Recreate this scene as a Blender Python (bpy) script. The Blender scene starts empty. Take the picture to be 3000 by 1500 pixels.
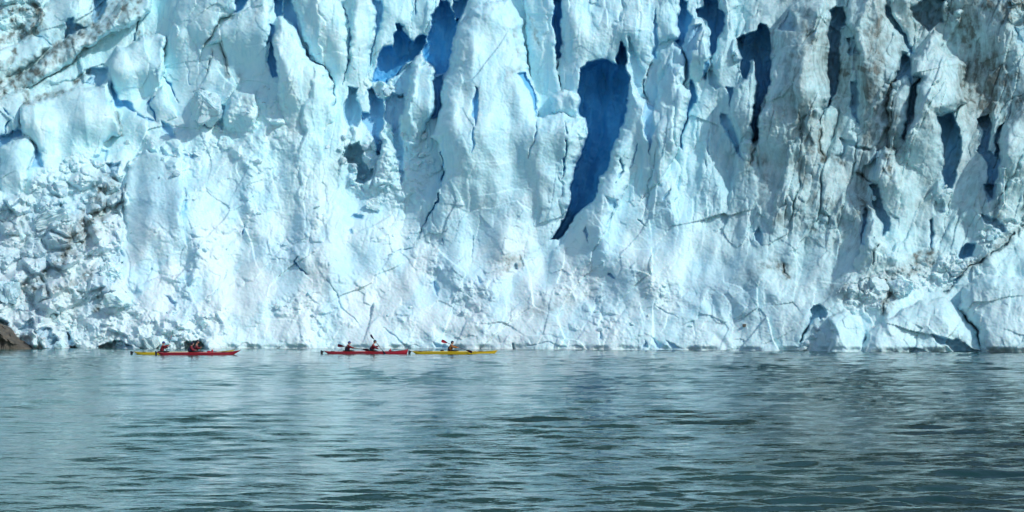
import bpy, math, random
import numpy as np
from mathutils import Vector, Matrix

# ------------------------------------------------------------------ camera, world, sun, exposure
sc = bpy.context.scene
COL = sc.collection
CAM_H, FPX, HORIZON = 4.0, 7500.0, 872.0        # eye height (m), focal length and horizon row of the 3000 px wide photograph
cam_d = bpy.data.cameras.new('camera')
cam_d.sensor_width = 36.0
cam_d.lens = FPX / 3000.0 * 36.0
cam_d.shift_y = (HORIZON - 750.0) / 3000.0
cam_d.clip_start = 0.5
cam_d.clip_end = 5000
cam = bpy.data.objects.new('camera', cam_d)
COL.objects.link(cam)
cam.location = (0, 0, CAM_H)
cam.rotation_euler = (math.pi / 2, 0, 0)
sc.camera = cam

SUN_AZ, SUN_EL = math.radians(131), math.radians(39)   # azimuth clockwise from +Y
world = bpy.data.worlds.new("World")
sc.world = world
world.use_nodes = True
wnt = world.node_tree
sky = wnt.nodes.new('ShaderNodeTexSky')
sky.sky_type = 'NISHITA'
sky.sun_disc = False
sky.sun_elevation = SUN_EL
sky.sun_rotation = SUN_AZ
wnt.links.new(sky.outputs[0], wnt.nodes['Background'].inputs[0])
wnt.nodes['Background'].inputs[1].default_value = 0.135
sun_d = bpy.data.lights.new('sun', 'SUN')
sun_d.energy = 2.7
sun_d.angle = math.radians(0.6)
sun_d.color = (1.0, 0.97, 0.92)
sun = bpy.data.objects.new('sun', sun_d)
COL.objects.link(sun)
sdir = Vector((math.sin(SUN_AZ) * math.cos(SUN_EL), math.cos(SUN_AZ) * math.cos(SUN_EL), math.sin(SUN_EL)))
sun.rotation_euler = sdir.to_track_quat('Z', 'Y').to_euler()
sun.location = sdir * 100
sc.view_settings.view_transform = 'Standard'
sc.view_settings.look = 'None'
sc.view_settings.gamma = 1
sc.view_settings.use_curve_mapping = False
sc.view_settings.exposure = 0.0
sc.render.engine = 'CYCLES'
sc.cycles.max_bounces = 6
sc.cycles.diffuse_bounces = 4
sc.cycles.glossy_bounces = 3

# ------------------------------------------------------------------ small helpers
def tag(o, label=None, cat=None, group=None, kind=None):
    if label: o['label'] = label
    if cat: o['category'] = cat
    if group: o['group'] = group
    if kind: o['kind'] = kind
    return o

def link(name, me, parent=None, mat=None):
    o = bpy.data.objects.new(name, me)
    COL.objects.link(o)
    if parent is not None: o.parent = parent
    if mat is not None and me is not None and len(me.materials) == 0: me.materials.append(mat)
    return o

def empty(name, loc=(0, 0, 0), rz=0.0):
    o = bpy.data.objects.new(name, None)
    COL.objects.link(o)
    o.location = loc
    o.rotation_euler = (0, 0, rz)
    return o

def hsh(ix, iy, seed):
    h = (ix.astype(np.int64) * 374761393 + iy.astype(np.int64) * 668265263 + seed * 974711) & 0xffffffff
    h = ((h ^ (h >> 13)) * 1274126177) & 0xffffffff
    h = ((h ^ (h >> 16)) * 2246822519) & 0xffffffff
    return ((h ^ (h >> 15)) & 0xffffff).astype(np.float32) / 16777216.0

def vnoise(x, y, seed=0):
    """gradient noise, about -0.6..0.6"""
    xi = np.floor(x); yi = np.floor(y)
    fx = (x - xi).astype(np.float32); fy = (y - yi).astype(np.float32)
    def g(cx, cy, dx, dy):
        a = hsh(cx, cy, seed) * 6.2831853
        return np.cos(a) * dx + np.sin(a) * dy
    a = g(xi, yi, fx, fy); b = g(xi + 1, yi, fx - 1, fy); c = g(xi, yi + 1, fx, fy - 1); d = g(xi + 1, yi + 1, fx - 1, fy - 1)
    fx = fx * fx * fx * (fx * (fx * 6 - 15) + 10); fy = fy * fy * fy * (fy * (fy * 6 - 15) + 10)
    return (a + (b - a) * fx) * (1 - fy) + (c + (d - c) * fx) * fy

def fbm(x, y, seed=0, octs=4, gain=0.5):
    s = 0; a = 1.0
    for k in range(octs):
        th = 0.55 + 1.9 * k; c, t = math.cos(th) * 2 ** k, math.sin(th) * 2 ** k
        s = s + a * vnoise(x * c - y * t + 13.73 * k + 0.37 * seed, x * t + y * c - 7.19 * k, seed + k * 17)
        a *= gain
    return s

def cells(x, y, seed, full=False):
    xi = np.floor(x); yi = np.floor(y)
    F1 = np.full(x.shape, 9.0, np.float32); F2 = F1.copy(); ID = np.zeros(x.shape, np.float32)
    OX = np.zeros(x.shape, np.float32); OY = np.zeros(x.shape, np.float32)
    for dx in (-1, 0, 1):
        for dy in (-1, 0, 1):
            cx = xi + dx; cy = yi + dy
            px = cx + hsh(cx, cy, seed); py = cy + hsh(cx, cy, seed + 5)
            d = np.sqrt((px - x) ** 2 + (py - y) ** 2).astype(np.float32)
            near = d < F1
            F2 = np.where(near, F1, np.minimum(F2, d))
            ID = np.where(near, hsh(cx, cy, seed + 9), ID)
            OX = np.where(near, x - px, OX); OY = np.where(near, y - py, OY)
            F1 = np.where(near, d, F1)
    return (F1, F2, ID, OX, OY) if full else (F1, F2, ID)

def sm(a, b, x):
    t = np.clip((x - a) / (b - a), 0, 1)
    return t * t * (3 - 2 * t)

def mesh_grid(name, P, keep=None, colors=None):
    """P: (rows, cols, 3) -> quads; keep: (rows-1, cols-1) bool mask of the faces."""
    nv, nu = P.shape[:2]
    idx = np.arange(nv * nu).reshape(nv, nu)
    q = np.stack([idx[:-1, :-1], idx[1:, :-1], idx[1:, 1:], idx[:-1, 1:]], -1)
    q = q.reshape(-1, 4) if keep is None else q[keep]
    used = np.zeros(nv * nu, bool); used[q.ravel()] = True
    remap = np.cumsum(used) - 1
    q = remap[q]
    co = P.reshape(-1, 3)[used]
    me = bpy.data.meshes.new(name)
    me.vertices.add(len(co)); me.vertices.foreach_set('co', co.astype(np.float32).ravel())
    me.loops.add(len(q) * 4); me.loops.foreach_set('vertex_index', q.astype(np.int32).ravel())
    me.polygons.add(len(q)); me.polygons.foreach_set('loop_start', (np.arange(len(q)) * 4).astype(np.int32))
    me.update(calc_edges=True)
    if colors is not None:
        at = me.color_attributes.new('ice', 'FLOAT_COLOR', 'POINT')
        at.data.foreach_set('color', colors.reshape(-1, 4)[used].astype(np.float32).ravel())
    return me

def mesh_py(name, verts, faces, smooth=False):
    me = bpy.data.meshes.new(name)
    me.from_pydata([tuple(v) for v in verts], [], [tuple(f) for f in faces])
    if smooth: me.polygons.foreach_set('use_smooth', [True] * len(me.polygons))
    me.update()
    return me

# ------------------------------------------------------------------ materials
def new_mat(name):
    m = bpy.data.materials.new(name); m.use_nodes = True
    nt = m.node_tree
    return m, nt, nt.nodes['Principled BSDF']

def mixc(nt, fac, a, b):
    n = nt.nodes.new('ShaderNodeMix'); n.data_type = 'RGBA'
    for sock, v in ((n.inputs[0], fac), (n.inputs[6], a), (n.inputs[7], b)):
        if isinstance(v, (int, float)): sock.default_value = v
        elif isinstance(v, tuple): sock.default_value = v + (1,) if len(v) == 3 else v
        else: nt.links.new(v, sock)
    return n.outputs[2]

def noise(nt, scale, detail=4, rough=0.5, vec=None, dist=0.0):
    n = nt.nodes.new('ShaderNodeTexNoise'); n.inputs['Scale'].default_value = scale
    n.inputs['Detail'].default_value = detail; n.inputs['Roughness'].default_value = rough
    n.inputs['Distortion'].default_value = dist
    if vec is not None: nt.links.new(vec, n.inputs['Vector'])
    return n.outputs[0]

def ramp(nt, v, lo, hi, a=0.0, b=1.0):
    n = nt.nodes.new('ShaderNodeMapRange'); n.inputs[1].default_value = lo; n.inputs[2].default_value = hi
    n.inputs[3].default_value = a; n.inputs[4].default_value = b
    nt.links.new(v, n.inputs[0]); return n.outputs[0]

def mth(nt, op, a, b=0.0):
    n = nt.nodes.new('ShaderNodeMath'); n.operation = op
    for i, v in enumerate((a, b)):
        if isinstance(v, (int, float)): n.inputs[i].default_value = v
        else: nt.links.new(v, n.inputs[i])
    return n.outputs[0]

def geo_pos(nt):
    return nt.nodes.new('ShaderNodeNewGeometry').outputs['Position']

def ice_material():
    m, nt, b = new_mat('glacier_ice')
    at = nt.nodes.new('ShaderNodeVertexColor'); at.layer_name = 'ice'
    sp = nt.nodes.new('ShaderNodeSeparateColor'); nt.links.new(at.outputs[0], sp.inputs[0])
    dirt, blue, white = sp.outputs
    pos = geo_pos(nt)
    mp = nt.nodes.new('ShaderNodeMapping'); mp.inputs['Scale'].default_value = (1, 1, 0.22); nt.links.new(pos, mp.inputs[0])
    n1 = noise(nt, 0.35, 6, 0.6, pos)
    n2 = noise(nt, 1.6, 6, 0.65, mp.outputs[0], 0.6)
    n3 = noise(nt, 9.0, 4, 0.7, pos)
    col = mixc(nt, ramp(nt, n1, 0.35, 0.65), (0.50, 0.815, 0.885), (0.62, 0.865, 0.905))
    col = mixc(nt, ramp(nt, n2, 0.48, 0.70, 0, 0.85), col, (0.37, 0.725, 0.85))
    col = mixc(nt, white, col, (0.62, 0.785, 0.83))
    col = mixc(nt, ramp(nt, n3, 0.55, 0.8, 0, 0.3), col, (0.70, 0.82, 0.85))
    col = mixc(nt, mth(nt, 'MULTIPLY', blue, ramp(nt, n2, 0.2, 0.7, 1.0, 0.8)), col, (0.035, 0.37, 0.70))  # blue ice, with the shade of the clefts mixed into the colour
    dn = mth(nt, 'ADD', mth(nt, 'MULTIPLY', n2, 1.15), mth(nt, 'MULTIPLY', n3, 0.25))
    df = mth(nt, 'MULTIPLY', dirt, ramp(nt, dn, 0.45, 0.95, 0.35, 1.5))
    nn = nt.nodes.new('ShaderNodeClamp'); nt.links.new(df, nn.inputs[0])
    col = mixc(nt, nn.outputs[0], col, (0.125, 0.160, 0.150))
    nt.links.new(col, b.inputs['Base Color'])
    b.inputs['Roughness'].default_value = 0.55
    b.inputs['Specular IOR Level'].default_value = 0.3
    b.inputs['Subsurface Weight'].default_value = 0.35          # light soaks some way into the ice
    b.inputs['Subsurface Radius'].default_value = (0.10, 0.35, 0.50)
    b.inputs['Subsurface Scale'].default_value = 0.8
    bp = nt.nodes.new('ShaderNodeBump'); bp.inputs['Strength'].default_value = 0.5; bp.inputs['Distance'].default_value = 0.055
    nt.links.new(mth(nt, 'ADD', noise(nt, 1.3, 9, 0.6, pos), mth(nt, 'MULTIPLY', n3, 0.3)), bp.inputs['Height'])
    nt.links.new(bp.outputs[0], b.inputs['Normal'])
    return m

def water_material():
    m, nt, b = new_mat('glacial_water')
    pos = geo_pos(nt)
    n1 = noise(nt, 0.05, 3, 0.5, pos)
    sx = nt.nodes.new('ShaderNodeSeparateXYZ'); nt.links.new(pos, sx.inputs[0])
    milky_sheen = ramp(nt, mth(nt, 'ADD', mth(nt, 'MULTIPLY', sx.outputs[0], -0.02), n1), 0.25, 1.0)   # paler to the left: milky water, plus the ice reflection put into the colour
    col = mixc(nt, milky_sheen, (0.006, 0.032, 0.030), (0.048, 0.145, 0.140))
    nt.links.new(col, b.inputs['Base Color'])
    b.inputs['Roughness'].default_value = 0.07
    b.inputs['IOR'].default_value = 1.333
    bp = nt.nodes.new('ShaderNodeBump'); bp.inputs['Strength'].default_value = 1.0; bp.inputs['Distance'].default_value = 0.036
    mp = nt.nodes.new('ShaderNodeMapping'); mp.inputs['Scale'].default_value = (0.8, 1.3, 1); nt.links.new(pos, mp.inputs[0])
    h = mth(nt, 'ADD', mth(nt, 'MULTIPLY', noise(nt, 2.2, 3, 0.55, mp.outputs[0]), 1.0), mth(nt, 'MULTIPLY', noise(nt, 7.0, 2, 0.5, mp.outputs[0]), 0.06))
    nt.links.new(h, bp.inputs['Height']); nt.links.new(bp.outputs[0], b.inputs['Normal'])
    return m

def rock_material():
    m, nt, b = new_mat('wet_brown_rock')
    pos = geo_pos(nt)
    mp = nt.nodes.new('ShaderNodeMapping'); mp.inputs['Rotation'].default_value = (0, 0.7, 0); mp.inputs['Scale'].default_value = (0.5, 1, 2.2)
    nt.links.new(pos, mp.inputs[0])
    n = noise(nt, 1.1, 7, 0.65, mp.outputs[0])
    n2 = noise(nt, 5.0, 5, 0.7, pos)
    col = mixc(nt, ramp(nt, n, 0.35, 0.65), (0.060, 0.060, 0.052), (0.14, 0.125, 0.095))
    col = mixc(nt, ramp(nt, n2, 0.5, 0.8, 0, 0.5), col, (0.05, 0.05, 0.048))
    nt.links.new(col, b.inputs['Base Color']); b.inputs['Roughness'].default_value = 0.6
    bp = nt.nodes.new('ShaderNodeBump'); bp.inputs['Distance'].default_value = 0.15
    nt.links.new(n2, bp.inputs['Height']); nt.links.new(bp.outputs[0], b.inputs['Normal'])
    return m

def plain(name, col, rough=0.5, spec=0.5, var=0.25, scale=14.0, coat=0.0):
    m, nt, b = new_mat(name)
    n = noise(nt, scale, 4, 0.6, geo_pos(nt))
    dark = tuple(c * (1 - var) for c in col)
    nt.links.new(mixc(nt, ramp(nt, n, 0.3, 0.7), dark, col), b.inputs['Base Color'])
    b.inputs['Roughness'].default_value = rough
    b.inputs['Specular IOR Level'].default_value = spec
    b.inputs['Coat Weight'].default_value = coat
    return m

def mountain_material():
    m, nt, b = new_mat('dark_forested_slope')
    pos = geo_pos(nt)
    n = noise(nt, 0.02, 6, 0.6, pos); n2 = noise(nt, 0.2, 5, 0.7, pos)
    col = mixc(nt, ramp(nt, n, 0.4, 0.6), (0.018, 0.030, 0.018), (0.040, 0.044, 0.038))
    col = mixc(nt, ramp(nt, n2, 0.45, 0.75), col, (0.012, 0.020, 0.014))
    nt.links.new(col, b.inputs['Base Color']); b.inputs['Roughness'].default_value = 0.9
    return m

M = dict(
    ice=ice_material(), water=water_material(), rock=rock_material(),
    mountain=mountain_material(), red=plain('red_hull', (0.40, 0.014, 0.035), 0.3, coat=0.4, var=0.15),
    orange_red=plain('red_deck', (0.46, 0.030, 0.030), 0.3, coat=0.4, var=0.15),
    yellow=plain('yellow_hull', (0.72, 0.52, 0.015), 0.3, coat=0.4, var=0.15),
    black=plain('black_fittings', (0.012, 0.015, 0.022), 0.5),
    navy=plain('navy_cloth', (0.012, 0.020, 0.060), 0.8),
    blue=plain('blue_cloth', (0.025, 0.050, 0.22), 0.8),
    crimson=plain('crimson_cloth', (0.17, 0.006, 0.018), 0.75),
    orange=plain('orange_cloth', (0.36, 0.14, 0.025), 0.75),
    skin=plain('skin', (0.48, 0.27, 0.20), 0.5, var=0.1),
    blade_red=plain('red_blade', (0.50, 0.02, 0.05), 0.35, var=0.1),
    blade_dark=plain('dark_red_blade', (0.11, 0.012, 0.035), 0.4, var=0.1),
    bag=plain('red_bag', (0.45, 0.02, 0.06), 0.6),
    eye=plain('eye', (0.02, 0.02, 0.02), 0.2),
)
# ------------------------------------------------------------------ the glacier face
# Outlines are surveyed on the photograph (3000 px wide, u to the right, v down); each gets its real distance, size and depth below.
def water_row(u):
    return np.interp(u, [-400, 0, 1100, 1500, 1750, 2200, 3000, 3400], [1019.5, 1020, 1021.5, 1022.5, 1024.5, 1028, 1031, 1032])
def face_dist(u):
    return FPX * CAM_H / (water_row(u) - HORIZON)

STEP = 2.2
us = np.arange(-110, 3112, STEP); vs = np.arange(-270, 1039, STEP)
NU, NV = len(us), len(vs)
U, V = np.meshgrid(us.astype(np.float32), vs.astype(np.float32))
WU = U + 9 * fbm(U / 60, V / 60, 3, 3, 0.6) + 5 * fbm(U / 28, V / 28, 4, 3, 0.5); WV = V + 9 * fbm(U / 60, V / 60, 77, 3, 0.6) + 5 * fbm(U / 28, V / 28, 78, 3, 0.5)

def sdf(pts, pad=30, warp=True):
    """signed distance (px, positive inside) to a closed outline, inside its own box"""
    p = np.array(pts, np.float32)
    j0 = max(0, int((p[:, 0].min() - pad - us[0]) / STEP)); j1 = min(NU, int((p[:, 0].max() + pad - us[0]) / STEP) + 1)
    i0 = max(0, int((p[:, 1].min() - pad - vs[0]) / STEP)); i1 = min(NV, int((p[:, 1].max() + pad - vs[0]) / STEP) + 1)
    sl = (slice(i0, i1), slice(j0, j1))
    x = (WU if warp else U)[sl]; y = (WV if warp else V)[sl]
    d = np.full(x.shape, 1e9, np.float32); ins = np.zeros(x.shape, bool)
    n = len(p)
    for k in range(n):
        ax, ay = p[k]; bx, by = p[(k + 1) % n]
        ex, ey = bx - ax, by - ay
        t = np.clip(((x - ax) * ex + (y - ay) * ey) / max(ex * ex + ey * ey, 1e-6), 0, 1)
        d = np.minimum(d, (x - ax - t * ex) ** 2 + (y - ay - t * ey) ** 2)
        c = (ay > y) != (by > y)
        with np.errstate(divide='ignore', invalid='ignore'):
            ins ^= c & (x < ex * (y - ay) / (ey if ey else 1e-6) + ax)
    d = np.sqrt(d)
    return sl, np.where(ins, d, -d)

def line_df(pts, pad=40):
    p = np.array(pts, np.float32)
    j0 = max(0, int((p[:, 0].min() - pad - us[0]) / STEP)); j1 = min(NU, int((p[:, 0].max() + pad - us[0]) / STEP) + 1)
    i0 = max(0, int((p[:, 1].min() - pad - vs[0]) / STEP)); i1 = min(NV, int((p[:, 1].max() + pad - vs[0]) / STEP) + 1)
    sl = (slice(i0, i1), slice(j0, j1)); x = WU[sl]; y = WV[sl]
    d = np.full(x.shape, 1e9, np.float32); par = np.zeros(x.shape, np.float32)
    seg = np.sqrt(((p[1:] - p[:-1]) ** 2).sum(1)); acc = np.concatenate([[0], np.cumsum(seg)]) / seg.sum()
    for k in range(len(p) - 1):
        ax, ay = p[k]; ex, ey = p[k + 1] - p[k]
        t = np.clip(((x - ax) * ex + (y - ay) * ey) / max(ex * ex + ey * ey, 1e-6), 0, 1)
        dd = (x - ax - t * ex) ** 2 + (y - ay - t * ey) ** 2
        par = np.where(dd < d, acc[k] + t * (acc[k + 1] - acc[k]), par); d = np.minimum(d, dd)
    return sl, np.sqrt(d), par

# facets: (outline, turn away from the sun -1..1, feather px)
FACETS = [
 ([(0,252),(96,184),(176,122),(268,67),(319,46),(314,0),(390,0),(377,42),(293,109),(235,147),(168,210),(84,247),(0,279)], -.45, 14),
 ([(55,331),(69,298),(100,298),(105,335),(100,386),(122,440),(100,461),(94,398),(63,390)], -.75, 10),
 ([(316,201),(327,163),(344,134),(382,134),(419,126),(432,168),(453,201),(444,239),(402,289),(377,298),(352,289),(331,252)], -.28, 12),
 ([(0,0),(115,0),(120,30),(110,84),(40,100),(0,118)], -.3, 16),
 ([(60,250),(130,225),(180,235),(190,262),(110,280),(70,300)], -.3, 12),
 ([(861,0),(918,0),(930,54),(947,84),(930,142),(909,155),(884,96),(872,50)], -.6, 14),
 ([(804,118),(834,176),(842,218),(813,226),(805,168)], -.4, 10),
 ([(1003,0),(1035,0),(1022,109),(1020,176),(1012,126)], -.35, 10),
 ([(1375,46),(1345,75),(1316,201),(1299,239),(1287,335),(1266,419),(1308,474),(1324,377),(1324,210),(1358,105)], -.38, 26),
 ([(1358,38),(1375,0),(1438,0),(1446,29),(1417,21),(1379,38)], -.6, 12),
 ([(1640,40),(1700,60),(1712,120),(1690,190),(1650,170),(1643,100)], -.3, 30),
 ([(1636,190),(1690,205),(1690,260),(1650,275),(1636,230)], -.3, 16),
 ([(1844,252),(1877,294),(1888,390),(1840,400),(1825,380),(1840,300)], -.3, 24),
 ([(2085,200),(2140,260),(2150,340),(2180,430),(2140,470),(2080,420),(2060,330)], -.2, 30),
 ([(2271,96),(2313,21),(2330,50),(2334,88),(2338,159),(2346,210),(2344,273),(2334,348),(2342,419),(2393,524),(2292,503),(2250,495),(2250,290),(2262,150)], -.36, 16),
 ([(2455,168),(2520,160),(2530,200),(2540,260),(2535,320),(2520,365),(2500,350),(2485,290),(2455,290)], -.5, 14),
 ([(2661,29),(2707,0),(2879,0),(2921,34),(2946,71),(2963,105),(2967,176),(2992,218),(2996,294),(2938,352),(2921,302),(2896,268),(2837,277),(2824,235),(2829,184),(2808,172),(2770,159),(2766,113),(2741,92),(2707,126),(2694,138),(2673,80)], -.42, 12),
 ([(2420,380),(2560,360),(2580,470),(2540,560),(2440,520)], -.3, 30),
 ([(2550,380),(2640,300),(2650,420),(2600,520),(2560,500)], -.12, 30),
 ([(2860,440),(2930,480),(2940,640),(2870,640),(2800,560)], -.32, 30),
 ([(348,615),(361,620),(356,653),(369,666),(375,704),(361,683),(335,670)], -.6, 6),
 ([(361,800),(386,808),(390,850),(377,863),(365,833)], -.5, 10),
 ([(465,762),(474,792),(486,792),(507,808),(532,859),(516,854),(486,825),(470,817)], -.6, 8),
 ([(308,905),(331,909),(361,913),(356,926),(340,930),(314,917)], -.6, 8),
 ([(650,708),(667,708),(654,737)], -.5, 6),
 ([(545,690),(575,690),(580,800),(560,810)], -.35, 14),
 ([(640,600),(665,620),(675,670),(655,650)], -.35, 14),
 ([(380,560),(540,560),(560,640),(520,720),(380,700)], -.12, 30),
 ([(850,745),(890,750),(900,790),(870,780)], -.3, 10),
 ([(1270,779),(1291,775),(1299,800),(1316,821),(1303,829),(1274,792)], -.5, 8),
 ([(1354,540),(1404,540),(1404,645),(1379,645),(1358,590)], -.32, 24),
 ([(1180,560),(1330,560),(1380,740),(1280,760),(1200,700)], -.14, 40),
 ([(1274,959),(1316,959),(1345,955),(1421,955),(1417,976),(1371,989),(1324,989),(1291,976)], -.75, 8),
 ([(1190,990),(1266,963),(1300,993),(1253,1008)], -.35, 14),
 ([(760,990),(830,965),(890,985),(870,1003),(780,1000)], -.28, 14),
 ([(1596,758),(1651,695),(1710,628),(1718,636),(1705,695),(1710,741),(1684,792),(1647,825),(1601,833)], -.5, 14),
 ([(1710,741),(1760,770),(1810,800),(1790,850),(1730,850),(1690,800)], -.25, 24),
 ([(1740,640),(1790,660),(1800,720),(1760,740),(1730,700)], -.2, 24),
 ([(1860,760),(1900,780),(1910,840),(1870,850)], -.25, 20),
 ([(2053,687),(2070,603),(2087,607),(2087,636),(2062,687)], -.5, 8),
 ([(1800,935),(1900,930),(2000,930),(2120,935),(2120,950),(1950,948),(1810,952)], -.4, 10),
 ([(2083,972),(2129,972),(2144,1022),(2137,1022),(2108,993)], -.55, 8),
 ([(2080,870),(2104,890),(2125,943),(2108,938)], -.5, 8),
 ([(2000,880),(2060,900),(2090,950),(2050,940)], -.35, 12),
 ([(2140,880),(2240,870),(2300,900),(2280,1010),(2180,1000),(2140,930)], -.35, 26),
 ([(2250,863),(2375,888),(2367,917),(2334,993),(2250,1005)], -.42, 16),
 ([(2372,1022),(2405,943),(2418,930),(2451,959),(2472,1022)], -.62, 10),
 ([(2523,917),(2569,938),(2585,917),(2598,909),(2611,984),(2598,984),(2590,943),(2544,943)], -.6, 8),
 ([(2480,860),(2580,870),(2600,900),(2560,935),(2500,915)], -.4, 12),
 ([(2620,900),(2700,890),(2760,920),(2740,975),(2640,960)], -.25, 24),
 ([(2760,870),(2815,900),(2850,960),(2870,1010),(2800,985),(2760,930)], .35, 16),
 ([(2824,833),(2879,820),(3000,840),(3110,850),(3110,1035),(2889,1030),(2862,959),(2818,905)], -.36, 18),
 ([(2500,650),(2620,700),(2700,760),(2560,800),(2460,760)], -.22, 30),
 ([(2740,600),(2860,620),(2900,700),(2800,740),(2740,700)], -.22, 26),
 ([(2300,600),(2450,560),(2520,640),(2480,720),(2360,680)], -.2, 40),
 ([(2130,560),(2230,600),(2300,700),(2220,740),(2130,660)], -.18, 30),
 # faces turned to the sun
 ([(105,296),(210,260),(289,254),(314,235),(335,319),(356,394),(310,415),(280,453),(150,450),(122,420),(105,335)], .25, 10),
 ([(828,46),(860,80),(905,172),(960,205),(972,310),(900,360),(850,260)], .25, 12),
 ([(1040,0),(1090,0),(1096,60),(1075,200),(1060,250),(1030,240),(1030,120)], .2, 14),
 ([(1400,110),(1560,60),(1560,210),(1500,500),(1420,520),(1400,380)], .15, 40),
 ([(1211,184),(1241,172),(1264,191),(1274,210),(1268,268),(1262,335),(1232,419),(1200,400),(1205,300)], .25, 8),
 ([(1720,0),(1980,0),(1985,110),(1930,130),(1850,100),(1720,120)], .15, 20),
 ([(2350,60),(2425,40),(2425,250),(2380,330),(2350,250)], .2, 20),
 ([(2520,40),(2600,100),(2660,170),(2620,200),(2560,180),(2510,100)], .15, 20),
 ([(2694,155),(2741,90),(2766,122),(2829,184),(2816,260),(2790,320),(2740,330),(2700,240)], .25, 10),
 ([(2940,370),(3110,300),(3110,560),(2945,560)], .25, 20),
]
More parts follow.
